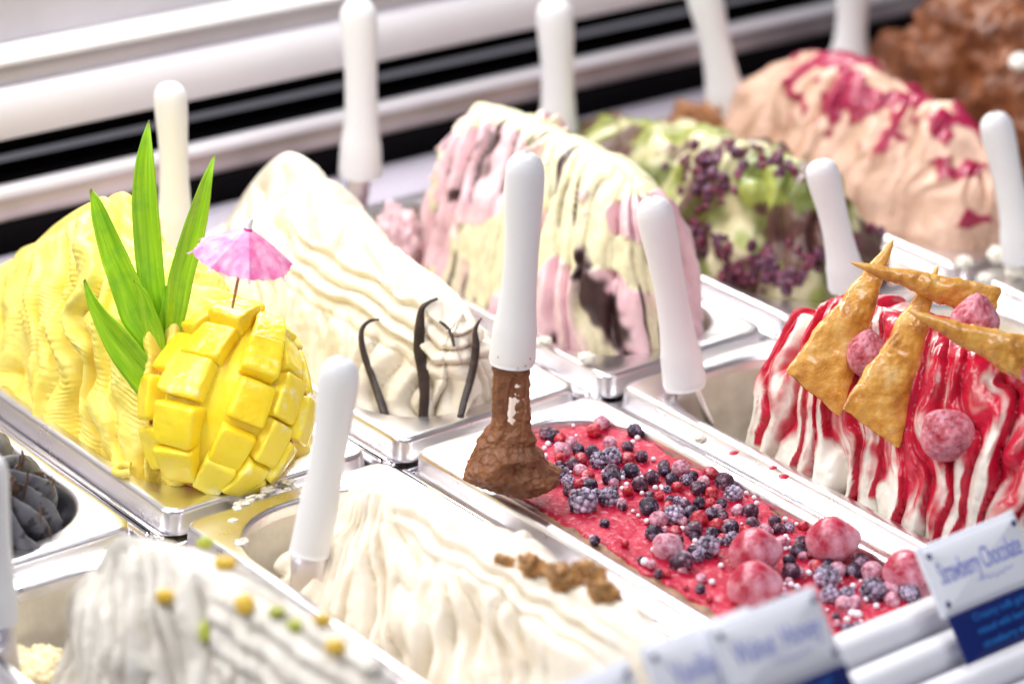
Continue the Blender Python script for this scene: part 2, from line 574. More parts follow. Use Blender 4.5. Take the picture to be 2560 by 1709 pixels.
# ------------------------------------------------------------------ gelato mounds
def mound(name, label, mat, cx, spine, y0, y1, zb=-.035, hx=.063, a=1.6, b=.8, pe=3.2, nfl=20, amp=.005, swirl=0.0,
          warp=.6, lump=.003, fine=.0006, fscale=160, nphi=420, nr=120, seed=0, endf=.09, post=None, cross=0.0, ampf=None, cat='ice cream', wxo=0.0, tpow=1.0, bend=0.0, petal=.55, fan=1.0, turb=.5, patch=.45, asym=.74, tips=0.0, cf=None, crossf=210):
    sp = np.array(spine, float)
    if sp.shape[1] == 2: sp = np.column_stack([np.full(len(sp), cx), sp])
    sp = sp[np.argsort(-sp[:, 1])]                       # from back to front
    cy, hy = (y0 + y1) / 2, (y1 - y0) / 2
    th = np.linspace(0, 2 * np.pi, 4001)
    sg = lambda v, e: np.sign(v) * np.abs(v) ** e
    bx = cx + wxo - hx * sg(np.sin(th), 2 / pe); by = cy + hy * sg(np.cos(th), 2 / pe)
    arc = np.concatenate([[0], np.cumsum(np.hypot(np.diff(bx), np.diff(by)))]); tot = arc[-1]
    s = np.linspace(0, tot, nphi, endpoint=False)
    bx = np.interp(s, arc, bx); by = np.interp(s, arc, by)
    s = s / tot
    e = endf * 2 * hy
    tt = np.clip((by - (cy - hy) - e) / (2 * hy - 2 * e), 0, 1)
    tt = 1 - (1 - tt) ** fan
    k = np.linspace(0, 1, 64)
    # spine by y
    fine_sp = catmull(sp, 200)
    ys = fine_sp[::-1, 1]
    sy = sp[-1, 1] + (sp[0, 1] - sp[-1, 1]) * tt
    sx = np.interp(sy, ys, fine_sp[::-1, 0]); sz = np.interp(sy, ys, fine_sp[::-1, 2])
    r = np.linspace(0, 1, nr)
    w = np.sin(r * np.pi / 2) if b < .95 else r
    h = np.clip(1 - w ** a, 0, 1) ** b
    X = sx[:, None] + (bx - sx)[:, None] * w[None]
    Y = sy[:, None] + (by - sy)[:, None] * w[None]
    Z = zb + (sz - zb)[:, None] * h[None]
    P = np.stack([X, Y, Z], -1)
    Rr = np.broadcast_to(r[None], X.shape); Sx = np.broadcast_to(s[:, None], X.shape)
    # low lumps
    lum = fbm(P * 22 + seed * 3.7, 2) * lump
    dphi = np.roll(P, -1, 0) - np.roll(P, 1, 0)
    dr = np.gradient(P, axis=1)
    Nn = np.cross(dr, dphi)
    ln = np.linalg.norm(Nn, axis=-1, keepdims=True)
    Nn = np.where(ln > 1e-12, Nn / np.maximum(ln, 1e-12), np.array([0, 0, 1.0]))
    fix = ss(0.10, 0.02, Rr)[..., None]
    Nn = Nn * (1 - fix) + np.array([0, 0, 1.0]) * fix
    Nn /= np.linalg.norm(Nn, axis=-1, keepdims=True)
    if (Nn[..., 2].mean()) < 0: Nn = -Nn
    Q = np.stack([Sx * 9, Rr * .9 + Sx * 0, np.full_like(Sx, seed * 1.7)], -1)
    Q[..., 0] = np.cos(Sx * 2 * np.pi) * 1.6; Q[..., 2] = np.sin(Sx * 2 * np.pi) * 1.6 + seed * 2.3
    wp = noise(Q * 1.7) * warp + noise(Q * 4.1 + 9) * warp * .45
    wp = wp + (noise(P * 24 + seed * 2.1) * turb + noise(P * 55 + seed) * turb * .3) * ss(.05, .3, Rr)
    ph = Sx * nfl + swirl * Rr + bend * Rr * Rr + wp
    ii = np.floor(ph); f = ph - ii
    # rounded lobes with sharp valleys, each of its own size
    hv = hsh(ii.astype(int) % nfl, seed)
    lob = np.where(f < asym, np.sin(np.pi / 2 * np.clip(f / asym, 0, 1)) ** .8, np.sqrt(np.clip(1 - ((f - asym) / (1 - asym)) ** 2, 0, 1)))
    end_r = 0.55 + 0.5 * hsh(ii.astype(int) % nfl, seed + 5)
    am = amp * (.55 + .9 * hv) * ss(.0, .22, Rr) * (1 - .35 * ss(.85, 1, Rr))
    am = am * (1 - patch + 1.6 * patch * ss(-.35, .4, noise(P * 17 + seed * 5.5)))
    if ampf is not None: am = am * ampf(Sx, Rr, P)
    d = (lob - .55) * am + lum * ss(0, .06, Rr)
    ph2 = (Sx * nfl + swirl * Rr + bend * Rr * Rr) / 4.3 + noise(Q * 1.1 + 31) * .7
    f2 = ph2 - np.floor(ph2)
    d = d + (np.sqrt(np.clip(1 - (2 * f2 - 1) ** 2, 0, 1)) - .6) * amp * petal * ss(.05, .35, Rr)
    if tips > 0:
        er = .78 + .26 * hsh(ii.astype(int) % nfl, seed + 5) + .05 * (1 - (2 * f - 1) ** 2)
        d = d - tips * ss(-.03, .05, Rr - er)
    if cf:                                               # long folds that run along the crest
        camp, csp, ya, yb, dmax, tilt = cf
        zc = np.interp(P[..., 1], ys, fine_sp[::-1, 2])
        dc = zc - P[..., 2] + tilt * (P[..., 1] - ya) + .0035 * noise(P * 30 + 6) + .0015 * noise(P * 70)
        Mk = ss(.002, .010, dc) * ss(dmax, dmax * .72, dc) * ss(yb, yb - .03, P[..., 1]) * ss(ya, ya + .025, P[..., 1])
        pc = dc / csp; fc = pc - np.floor(pc); hc = hsh(np.floor(pc).astype(int) % 17, seed + 3)
        lc = np.where(fc < .7, np.sin(np.pi / 2 * np.clip(fc / .7, 0, 1)) ** .8, np.sqrt(np.clip(1 - ((fc - .7) / .3) ** 2, 0, 1)))
        d = d * (1 - .85 * Mk) + Mk * (lc - .5) * camp * (.6 + .8 * hc)
    # second, finer streak system along the flutes (spatula scratches)
    st = noise(np.stack([ph * 3.1, Rr * 1.6, np.full_like(ph, seed + .5)], -1))
    d = d + st * fine * 1.6 * ss(.03, .2, Rr)
    if cross > 0:
        d = d + cross * np.sin(Rr * crossf + 16 * noise(np.stack([ph * .9, Rr * 5, ph * 0 + seed], -1)) + ii * 1.7) * ss(.1, .3, Rr) * ss(-.25, .35, noise(P * 34 + 5)) * (1 + .8 * noise(P * 120))
    d = d + fbm(P * fscale + seed, 2) * fine * ss(0.0, .1, Rr)
    attrs = {}
    ctx = dict(d=d, P=P, r=Rr, s=Sx, ph=ph, ii=ii, f=f, lob=lob, hv=hv, N=Nn, nfl=nfl, seed=seed)
    if post:
        dd, attrs = post(ctx); d = d + dd
    P = P + Nn * d[..., None]
    me = make_mesh(name, P, gridF(nphi, nr, wu=True), mat, True, attrs)
    o = obj(name, me)
    tag(o, label, cat)
    return o, bvh_of(me)


cxk = lambda k: k * PX + PW / 2

o_mango, b_mango = mound('mango_gelato', 'yellow mango gelato mound in folded ridges behind the green leaves', MANGOG, cxk(0),
    [(.325, .035), (.299, .05), (.249, .09), (.194, .122), (.158, .117), (.107, .100), (.075, .085)], .008, .345, zb=-.045, a=1.75, b=.8, hx=.066,
    nfl=38, amp=.0130, swirl=-3.5, bend=1.0, warp=.9, lump=.010, fine=.0007, cross=.00045, crossf=400, petal=.5, fan=1.5, turb=.7, tips=.008, nphi=900, nr=360, seed=1)


def vamp(S_, R_, P):
    return .75 + .15 * ss(.17, .05, P[..., 1])


o_van, b_van = mound('vanilla_gelato', 'tall ivory vanilla gelato mound with smooth sweeping folds', VANILLA, cxk(1),
    [(.313, .03), (.272, .078), (.242, .104), (.222, .111), (.206, .107), (.166, .088), (.125, .080), (.077, .073), (.05, .066), (.036, .058)], .012, .338, zb=-.04, a=1.35, b=.85, hx=.063,
    nfl=36, amp=.0120, swirl=-4, bend=3, petal=.9, fan=2.0, turb=.6, cf=(.0085, .0095, .012, .195, .044, -.09), warp=1.1, lump=.004, fine=.0006, nphi=800, nr=180, seed=2, ampf=vamp)


def pink_post(c):
    P = c['P']
    g = fbm(P * 17 + 4, 3) + .55 - c['r'] * 1.0
    glaze = ss(-.02, .08, g)
    m = noise(P * 20 + 8)
    choc = ss(.55, .30, c['lob']) * ss(.0, .2, m + .1 * noise(P * 90)) * ss(.05, .15, c['r'])
    yd = ss(.2, .4, noise(np.stack([c['ph'] * .8, c['r'] * 1.2, c['ph'] * 0 + 6.6], -1))) * ss(.5, .7, c['r'])
    glaze = np.maximum(glaze, yd * .9)
    # one big chocolate streak down the front end
    u_ = np.clip((.062 - P[..., 2]) / .06, 0, 1.2)
    yc = .070 - .034 * u_
    fr = ss(.003, -.003, np.abs(P[..., 1] - yc) - (.003 + .0065 * np.sin(u_ * 3)) + .005 * noise(P * 110)) * ss(.42, .40, P[..., 0]) * ss(.066, .058, P[..., 2])
    choc = np.maximum(choc, fr)
    for (ya, za, yb_, zb_) in ((.195, .108, .198, .066), (.198, .066, .222, .030), (.158, .118, .150, .085), (.125, .115, .110, .088)):
        d0 = np.array([yb_ - ya, zb_ - za]); t_ = np.clip(((P[..., 1] - ya) * d0[0] + (P[..., 2] - za) * d0[1]) / (d0 @ d0), 0, 1)
        dd_ = np.hypot(P[..., 1] - ya - t_ * d0[0], P[..., 2] - za - t_ * d0[1])
        choc = np.maximum(choc, ss(.0035, .0015, dd_ + .003 * noise(P * 80)) * ss(.43, .41, P[..., 0]) * ss(-.3, .0, noise(P * 45)))
    glaze = glaze * (1 - choc * .5)
    return glaze * .0025 - choc * .001 - ss(.3, .9, glaze) * .65 * c['d'], {'glaze': glaze, 'choc': choc}


PINKG = gelato_sauce('pink_gelato', (.86, .62, .64), (.78, .48, .53), [('glaze', (.92, .86, .56), .4), ('choc', (.060, .026, .024), .35)])
o_pink, b_pink = mound('pink_gelato', 'pink gelato with pale yellow glaze and dark chocolate streaks', PINKG, cxk(2),
    [(.258, .075), (.250, .098), (.236, .109), (.212, .111), (.18, .110), (.113, .110), (.091, .109), (.065, .10)], .02, .262, zb=-.04, a=2.0, b=.6, pe=2.5, hx=.064,
    nfl=34, amp=.0125, tips=.005, petal=.9, swirl=-1.0, warp=.8, endf=.07, lump=.006, nphi=640, nr=120, seed=3, post=pink_post)


def green_post(c):
    P = c['P']
    g = noise(np.stack([c['ph'] * .8, c['r'] * 1.8, c['ph'] * 0 + 1.1], -1)) + .35 * noise(P * 60)
    return 0 * g, {'green': ss(-.25, .25, g), 'lime': ss(.1, .35, noise(P * 40 + 3)), 'plum': ss(.10, .30, fbm(P * 26 + 14, 3)) * .85}


GREENG = gelato_sauce('green_gelato', (.76, .70, .46), (.58, .53, .28), [('green', (.17, .20, .035), .4), ('lime', (.36, .40, .08), .4), ('plum', (.11, .022, .04), .35)])
o_green, b_green = mound('pistachio_green_gelato', 'pale green gelato streaked with lime and scattered purple berries', GREENG, cxk(3),
    [(.27, .055), (.186, .072), (.116, .079), (.071, .080), (.04, .068)], .018, .345, zb=-.04, a=2.0, b=.62, hx=.066, nfl=30, amp=.008, swirl=-2.5, lump=.008, nphi=420, nr=90, seed=4, post=green_post)


def peach_post(c):
    P = c['P']
    n = fbm(P * 34 + 2, 3)
    m = ss(-.02, .12, n + .30 - np.abs(c['r'] - .10) * 2.4 + .25 * noise(P * 90)) * ss(.29, .25, P[..., 1])
    blot = ss(.011, .006, np.hypot((P[..., 1] - .118), (P[..., 2] - .055) * .7) + .004 * noise(P * 120)) * ss(.76, .74, P[..., 0])
    m = np.maximum(m, blot)
    return m * .0015, {'sauce': m}


PEACHG = gelato_sauce('peach_gelato', (.82, .56, .43), (.66, .41, .28), [('sauce', (.42, .012, .07), .3)])
o_peach, b_peach = mound('peach_gelato', 'peach coloured gelato mound with dark raspberry sauce on its ridge', PEACHG, cxk(4),
    [(.29, .03), (.274, .066), (.241, .088), (.183, .094), (.134, .084), (.08, .078), (.045, .06)], .016, .345, zb=-.04, a=1.9, b=.66, hx=.068, nfl=46, amp=.0062, swirl=-1.4, turb=1.0, patch=.7, petal=.9, lump=.008, nphi=560, nr=90, seed=5, post=peach_post)

CHOCB = gelato('brown_gelato', (.27, .095, .036), (.12, .036, .014), sss=.1, rough=.45, bmp=.5)
o_choc, b_choc = mound('chocolate_gelato', 'rough brown chocolate gelato mound in the top right corner', CHOCB, cxk(5),
    [(.30, .05), (.24, .11), (.20, .135), (.10, .14), (.05, .12)], .012, .348, zb=-.04, a=2.0, b=.6, hx=.070, nfl=16, amp=.010, swirl=1.4, warp=1.0, lump=.014, fine=.0042, fscale=95, nphi=320, nr=90, seed=6)

DARKG = gelato('grey_stracciatella', (.30, .29, .31), (.13, .125, .14), sss=.1, rough=.36, bmp=.3, bscale=240, var=.35)


def dark_post(c):
    P = c['P']
    sp = ss(.36, .44, noise(P * 260)) + ss(.40, .48, noise(P * 140 + 7))
    fr = ss(.05, .4, c['lob'] - .45 + .5 * fbm(P * 60, 3))
    return 0 * sp, {'frost': fr * .34, 'speck': np.clip(sp, 0, 1)}


DARKG = gelato_sauce('grey_chip_gelato', (.055, .055, .075), (.02, .02, .03), [('frost', (.34, .34, .38), .42), ('speck', (.03, .02, .018), .4)], sss=.05)
o_dark, b_dark = mound('dark_chip_gelato', 'dark grey gelato in leaf like slabs with chocolate shavings', DARKG, cxk(-1),
    [(.30, .02), (.2, .036), (.10, .040), (.05, .034)], .012, .34, zb=-.06, a=2.1, b=.6, hx=.062, nfl=34, amp=.0165, swirl=-3.5, warp=.4, lump=.004, turb=.3, petal=.4, patch=.2, nphi=560, nr=130, seed=7, post=dark_post)

YF0, YF1 = -.344, -.026
o_pist, b_pist = mound('nut_gelato', 'blurred ivory gelato mound in the near left corner scattered with nuts', PISTG, cxk(-1),
    [(-.112, -.105, .045), (-.115, -.136, .080), (-.108, -.175, .090), (-.102, -.214, .090), (-.096, -.276, .092), (-.094, -.33, .092)], -.37, -.085, zb=-.05, a=1.4, b=.85, hx=.058, wxo=.004, nfl=50, amp=.0150, swirl=-.5, bend=0, warp=.9, lump=.006, petal=.7, fan=2.2, turb=.5, patch=.35, cf=(.0075, .010, -.37, -.215, .05, .06), nphi=700, nr=130, seed=8)
o_wal, b_wal = mound('walnut_gelato', 'cream coloured gelato mound topped with walnut halves', WALNUTG, cxk(0),
    [(-.09, .03), (-.106, .041), (-.143, .050), (-.199, .053), (-.25, .056), (-.31, .056), (-.36, .055)], -.38, -.058, zb=-.04, a=1.5, b=.85, hx=.066, nfl=42, amp=.0105, swirl=-1, bend=1, warp=1.2, lump=.010, petal=.8, fan=2.4, turb=.6, patch=.5, cf=(.0050, .0065, -.34, -.125, .024, .03), nphi=640, nr=130, seed=9, wxo=.004)


def straw_post(c):
    P, r, ph, f, ii = c['P'], c['r'], c['ph'], c['f'], c['ii']
    nf = c['nfl']
    n = noise(np.stack([ph * 1.0, r * 2.2, ph * 0 + 2.2], -1)) + .45 * noise(np.stack([ph * 3.1, r * 4, ph * 0 + 5.2], -1)) + .35 * noise(np.stack([ph * 7.5, r * 7, ph * 0 + 8.2], -1))
    front = ss(-.13, -.20, P[..., 1])
    dist = np.minimum(f, 1 - f)
    top = ss(-.42, .55, n + .34 * noise(P * 42 + 3) + .30 * noise(P * 110 + 6) + .42 + front * .20 - ss(.40, .92, r) * 1.25 + (.70 - c['lob']) * .55)
    j = np.round(ph).astype(int) % nf
    e = .62 + .40 * hsh(j, 3)
    wob = .05 * noise(np.stack([ph * .3, r * 7, ph * 0 + 1.4], -1))
    wid = (.07 + .12 * hsh(j, 4)) * (1 + .5 * noise(P * 95)) * (1 + .30 * ss(-.10, 0, r - e))
    drip = ss(.05, -.03, dist + wob - wid) * ss(.012, -.012, r - e) * ss(.15, .3, hsh(j, 9) + front * .3)
    j2 = ii.astype(int) % nf
    e2 = .40 + .5 * hsh(j2, 6)
    drip2 = ss(.03, -.02, np.abs(f - .3 - .4 * hsh(j2, 8)) - .07 + wob) * ss(.02, -.02, r - e2) * ss(.3, .5, hsh(j2, 2))
    fineb = 1 - .30 * ss(.1, .5, noise(P * 260)) * ss(.95, .5, top)
    m = np.clip(np.maximum(np.maximum(top * fineb, drip), drip2 * .95), 0, 1)
    return m * .0011 + ss(.0, .5, m) * .0004, {'sauce': m}


PEACHB = gelato('caramel_gelato', (.46, .22, .10), (.30, .12, .05))
PINKL = gelato('pale_pink_gelato', (.84, .62, .64), (.76, .50, .54))
STRAWG = gelato_sauce('strawberry_swirl_gelato', (.90, .87, .79), (.87, .83, .73), [('sauce', (.66, .011, .048), .26)])
o_str, b_str = mound('strawberry_swirl_gelato', 'white gelato mound dripping with red strawberry sauce under pastry horns', STRAWG, cxk(2),
    [(-.118, .070), (-.128, .084), (-.165, .092), (-.22, .096), (-.285, .097), (-.31, .085)], -.335, -.092, zb=-.022, a=2.0, b=.66, hx=.062, nfl=37, amp=.0135, swirl=-1.5, fan=1.7, turb=.7, warp=.8, tips=.010, petal=.3, lump=.005, nphi=860, nr=190, seed=10, post=straw_post, wxo=.004)

CREAMW = gelato('white_crumb_gelato', (.90, .88, .80), (.84, .80, .68))
o_wh, b_wh = mound('white_gelato', 'off white gelato in the pan behind the pastry horns', CREAMW, cxk(3), [(-.06, -.004), (-.2, .012), (-.3, .012)], -.34, -.03, zb=-.04, nfl=14, amp=.008, lump=.01, nphi=160, nr=50, seed=12)
o_cr, b_cr = mound('cream_gelato', 'blurred cream gelato around the right hand spatula at the right edge', CREAMW, cxk(4), [(-.06, .004), (-.2, .016), (-.3, .016)], -.345, -.028, zb=-.04, nfl=16, amp=.008, lump=.012, nphi=160, nr=50, seed=14)


# ------------------------------------------------------------------ spatulas
def px2m(px, P):
    return px * KD * ((np.array(P) - CAM) @ FW) / FPX


def spatula(label, top, bot, P0, wpx, foot=None, blade=True, blade_w=.42, flare=1.0, extra=None):
    T = onv(*top, P0); B = onv(*bot, P0)
    ax = (T - B); Ln = np.linalg.norm(ax); ax /= Ln
    root = thing('spatula', label, 'spatula', tuple(P0), 'white handled gelato spatulas standing in the pans')
    w = px2m(wpx, (T + B) / 2) / 2
    prof = [(0, .02), (.004, .25), (.012, .44), (.03, .64), (.055, .79), (.085, .87), (.13, .90), (.2, .88), (.32, .815), (.45, .77), (.6, .79), (.72, .86), (.80, .95), (.815, .995), (.83, 1.0), (.9, 1.03), (.975, 1.06), (.992, 1.04), (1.0, .98)]
    prof = np.array(prof)
    tq = np.concatenate([np.linspace(0, .1, 14) ** 1.0, np.linspace(.12, 1, 40)])
    rad = np.interp(tq, prof[:, 0], prof[:, 1] if flare else np.minimum(prof[:, 1], .9)) * w
    bow = np.sin(tq * np.pi) * Ln * .012
    side = RT - ax * (RT @ ax); side /= np.linalg.norm(side)
    C = T[None] - ax[None] * (tq * Ln)[:, None] + side[None] * bow[:, None]
    V, F = sweep(C - np.array(P0), rad, rad * .74, side, 28)
    mobj('handle', V, F, PLASTIC, root)
    if blade:
        ft = np.array(foot if foot is not None else P0, float)
        d = ft - B; L2 = np.linalg.norm(d); d /= L2
        C2 = B[None] + d[None] * np.linspace(-.004, L2, 14)[:, None]
        ws = np.linspace(w * blade_w * 1.25, w * blade_w * 1.7, 14)
        V, F = sweep(C2 - np.array(P0), ws, ws * .32, side, 20)
        mobj('blade', V, F, STEEL2, root)
    return root, T, B, w, side, ax


spatula('white spatula standing behind the green leaves in the mango pan', (388, 187), (400, 560), (.11, .33, 0), 86, foot=(.11, .325, -.05))
spatula('tall white spatula with steel neck standing behind the vanilla gelato', (820, -4), (826, 404), (.36, .335, 0), 96, foot=(.362, .33, -.05))
spatula('white spatula standing behind the pink gelato', (1270, -4), (1279, 360), (.54, .33, 0), 96, foot=(.54, .32, -.05))
spatula('tilted white spatula in the brown gelato behind the green gelato', (1606, -50), (1670, 262), (.70, .31, .02), 92, foot=(.71, .30, -.05))
spatula('white spatula cut by the top edge behind the peach gelato', (1958, -60), (1944, 160), (.88, .33, 0), 92, foot=(.88, .33, -.05))
P06_ = np.array((.183, -.10, 0.0))
SP6, T6, B6, w6, side6, ax6 = spatula('white spatula with a lump of chocolate gelato resting on the berry pan', (1205, 347), (1173, 835), (.183, -.10, 0), 103, blade=False)
spatula('white spatula leaning beside the strawberry topped gelato in its pan', (1493, 450), (1572, 888), (.352, -.035, 0), 96, foot=(.385, -.062, -.05), blade_w=.5)
spatula('tilted white spatula standing behind the pastry horns', (1878, 366), (1946, 662), (.53, -.03, 0), 86, foot=(.545, -.05, -.05))
spatula('pale white spatula leaning at the right edge of the case', (2278, 258), (2345, 600), (.70, -.03, 0), 86, foot=(.72, -.05, -.05))
spatula('blurred white spatula stuck in the walnut gelato pan', (784, 818), (709, 1268), (.045, -.10, 0), 104, foot=(.034, -.10, -.035), blade_w=.62, flare=0)
spatula('white spatula cut by the left edge in the near left pan', (-26, 1040), (-4, 1425), (-.155, -.08, 0), 90, foot=(-.153, -.08, -.05), blade_w=.62)

SMEAR = simple('chocolate_speck', (.30, .14, .07), .45)
for (u, v, w_, h_) in ((1150, 822, 3.5, 1.6), (1216, 812, 2.2, 5.5), (1205, 826, 4, 2.4), (1188, 829, 3, 2), (1143, 806, 1.8, 3.2)):
    p = onv(u, v, P06_) - HD * (w6 * .66 * math.sqrt(max(.05, 1 - ((u - 1174) / 52) ** 2)) )
    V, F = ICO[2]
    Q = V * (1 + .35 * fbm(V * 2 + u, 2))[:, None]
    Q = Q[:, 0:1] * RT * px2m(w_, p) + Q[:, 1:2] * UP * px2m(h_, p) + Q[:, 2:3] * HD * .0016
    mobj('chocolate_speck', Q + p - P06_, F, SMEAR, SP6)
# chocolate lump clinging to the central spatula
STEMB = np.array(onv(1172, 1112, (.183, -.10, 0)))
P06 = np.array((.183, -.10, 0.0))
dd = STEMB - B6; L6 = np.linalg.norm(dd); dd /= L6
tq = np.linspace(-.03, 1.0, 40)
C2 = B6[None] + dd[None] * (tq * L6)[:, None]
wid = np.interp(tq, [0, .3, .6, 1], [.0098, .0100, .0108, .0118])
V, F = sweep(C2 - P06, wid, wid * .42, side6, 24)
mobj('blade', V, F, STEEL2, SP6)
nt_, nth = 250, 240
t = np.linspace(0, 1, nt_)
LU = side6; LV = np.cross(dd, LU)
cu = np.interp(t, [0, .4, .58, .72, .84, .93, 1.0], [0, 0, -.002, -.0025, .0005, .003, .004])
ru = np.interp(t, [0, .03, .2, .42, .52, .62, .74, .84, .92, .97, 1.0], [.0085, .0114, .0110, .0116, .0130, .0170, .0218, .0258, .0232, .0150, .001])
rv = np.interp(t, [0, .03, .2, .42, .52, .62, .74, .84, .92, .97, 1.0], [.005, .0056, .0054, .0060, .0075, .011, .0155, .0185, .0165, .010, .001])
th = np.linspace(0, 2 * np.pi, nth, endpoint=False)
Ltot = L6 + .006
cs, sn = np.cos(th)[None, :], np.sin(th)[None, :]
P = (B6 - P06)[None, None] + dd * (t * Ltot)[:, None, None] + LU * (cu[:, None] + ru[:, None] * np.sign(cs) * np.abs(cs) ** .85)[..., None] + LV * (rv[:, None] * np.sign(sn) * np.abs(sn) ** .85)[..., None]
Nn = (LU * (cs / ru[:, None])[..., None] + LV * (sn / rv[:, None])[..., None]); Nn /= np.linalg.norm(Nn, axis=-1, keepdims=True)
low = ss(.40, .66, t)[:, None]
d = (noise(P @ np.array([[30, 12, 0], [-12, 30, 20], [0, -25, 95.]]) + 3) * .0040 * low + fbm(P * 48 + 3, 2) * (.0008 + .0016 * low)) + (.5 - np.abs(noise(P * np.array([60, 60, 110]) + 1))) * .0036 * low * ss(1, .9, t)[:, None]
d += fbm(P * 230, 3) * (.0008 + .0007 * low) + noise(P * np.array([120, 120, 30]) + 5) * .0009
d += .006 * ss(.0, .9, noise(P * 38 + 20)) * low * ss(1.0, .9, t)[:, None]
d += .16 * rv[:, None] * noise(np.stack([cs * 1.3 + 0 * t[:, None], sn * 1.3 + 0 * t[:, None], 5 * t[:, None] + 0 * cs], -1) * 1.4 + 3) * low
# thin places where the steel neck shows through
bare = .8 * ss(.20, .36, noise(P * np.array([95, 95, 16]) + 43)) * (1 - ss(.40, .52, t))[:, None] * ss(.04, .10, t)[:, None]
d -= bare * .0016
P = P + Nn * d[..., None]
mobj('chocolate_smear', P, gridF(nt_, nth, wv=True, flip=True), CHOC, SP6)

# ------------------------------------------------------------------ mango half cut into cubes
MANGO = gelato('mango_flesh', (.98, .78, .05), (.97, .68, .015), sss=.45, rough=.27, ssr=(1, .55, .05), var=.5, bmp=.4, bscale=330, sscale=.007)
_b = MANGO.node_tree.nodes['Principled BSDF']; _b.inputs['Coat Weight'].default_value = .12; _b.inputs['Coat Roughness'].default_value = .12
MANGOF, nt, b_ = new_mat('frosty_mango_flesh')
_f = ramp(nt, nz(nt, 190, 5, .7).outputs['Fac'], [(.50, (0, 0, 0)), (.64, (1, 1, 1))]).outputs[0]
_g2 = ramp(nt, nz(nt, 46, 2).outputs['Fac'], [(.50, (0, 0, 0)), (.62, (.75, .75, .75))]).outputs[0]
_m = N(nt, 'ShaderNodeMath', operation='MULTIPLY'); nt.links.new(_f, _m.inputs[0]); nt.links.new(_g2, _m.inputs[1])
nt.links.new(mixc(nt, _m.outputs[0], (.98, .78, .06), (.97, .92, .68)), b_.inputs['Base Color'])
b_.inputs['Roughness'].default_value = .32; b_.inputs['Subsurface Weight'].default_value = .4; b_.inputs['Subsurface Radius'].default_value = (1, .55, .05); b_.inputs['Subsurface Scale'].default_value = .006
bump(nt, b_, nz(nt, 240, 4).outputs['Fac'], .35)
b_.inputs['Coat Weight'].default_value = .1
MSKIN = simple('mango_skin', (.82, .38, .12), .4, var=.3, vscale=40)
mc = np.array(onv(519, 905, (.062, .026, .05)))
mn = np.array([-.50, -.64, .60]); mn /= np.linalg.norm(mn)
ma = UP * .945 + RT * .325; ma -= mn * (ma @ mn); ma /= np.linalg.norm(ma)
mb = np.cross(ma, mn)
ML, MW, MD = .0585, .0485, .041
mo = mc - mn * .020
MH = thing('mango_half', 'halved mango scored into yellow cubes standing at the front of the mango pan', 'mango', tuple(mo))


def mell(al, be, k=1.0):
    """point on the dome: al across, be along (radians)"""
    al = np.asarray(al); be = np.asarray(be)
    wtap = 1 - .10 * np.sin(be)
    return mb * (MW * k * wtap * np.sin(al) * np.cos(be))[..., None] + ma * (ML * k * np.sin(be))[..., None] + mn * (MD * k * np.cos(al) * np.cos(be))[..., None]


V, F = ICO[5]
Vl = V[:, 0:1] * mb * MW * .91 + V[:, 1:2] * ma * ML * .93 + V[:, 2:3] * mn * MD * .87
Vl = Vl + V * (fbm(V * 3, 3) * .0006)[:, None]
mobj('flesh_core', Vl, F, MANGO, MH)
Vs = V[V[:, 2] < 9]
Vl = V[:, 0:1] * mb * MW * .97 + V[:, 1:2] * ma * ML * 1.0 + np.minimum(V[:, 2:3], .22) * mn * MD * .9 - mn * .003
mobj('skin', Vl, F, MSKIN, MH)
Vc, Fc = ICO[4]
kk = 14.0
Vc = Vc / (np.abs(Vc) ** kk).sum(1)[:, None] ** (1 / kk)
colsA = [(-82, -50, .5), (-49, -11, .1), (7, 37, .0), (39, 70, .42), (71, 100, .2)]
rnd = random.Random(4)
for ci, (a0, a1, off) in enumerate(colsA):
    step = 29 if ci in (1, 2) else 30
    for ri in range(6):
        b0 = -76 + (ri + off) * step; b1 = b0 + step * .97
        if b0 > 62 or (b0 + b1) / 2 < -74: continue
        am, bm = math.radians((a0 + a1) / 2), math.radians((b0 + b1) / 2)
        ha, hb = math.radians((a1 - a0) / 2), math.radians((b1 - b0) / 2)
        top = 1.07 + rnd.uniform(-.05, .05); bot = .60
        tu = rnd.uniform(-.16, .16); tv = rnd.uniform(-.16, .16)
        x, y, z = Vc[:, 0], Vc[:, 1], Vc[:, 2]
        kz = bot + (top - bot) * (z + 1) / 2 + (x * tu + y * tv) * .25 * (z + 1) / 2
        ja = rnd.uniform(-.05, .05); jb = rnd.uniform(-.05, .05)
        sh = 1.0 - .09 * (z + 1) / 2
        # cubes keep parallel walls: interpolate between the patch and a flat tangent block
        A = am + ja + x * ha * sh; Bb = bm + jb + y * hb * sh
        P1 = mell(A, Bb, kz)
        cen = mell(np.array(am + ja), np.array(bm + jb), 1.0)
        cn = mb * math.sin(am) / MW * math.cos(bm) + ma * math.sin(bm) / ML + mn * math.cos(am) * math.cos(bm) / MD; cn /= np.linalg.norm(cn)
        tb = ma - cn * (ma @ cn); tb /= np.linalg.norm(tb); ta = np.cross(tb, cn)
        fl = (cen[None] + ta * (x * ha * MW * sh * (1.0 if abs(am) < .8 else .85))[:, None] + tb * (y * hb * ML * sh)[:, None] + cn * ((kz - 1.0) * MD * .95)[:, None])
        P2 = P1 * .42 + fl * .58
        P2 = P2 + Vc * (fbm(P2 * 260 + ci * 3 + ri, 3) * .00035)[:, None] + cn * (noise(P2 * 90 + ri * 5 + ci) * .0007 * ss(0, 1, z))[:, None]
        mobj('flesh_cube', P2, Fc, MANGOF if (ci >= 3 or rnd.random() < .2) else MANGO, MH)

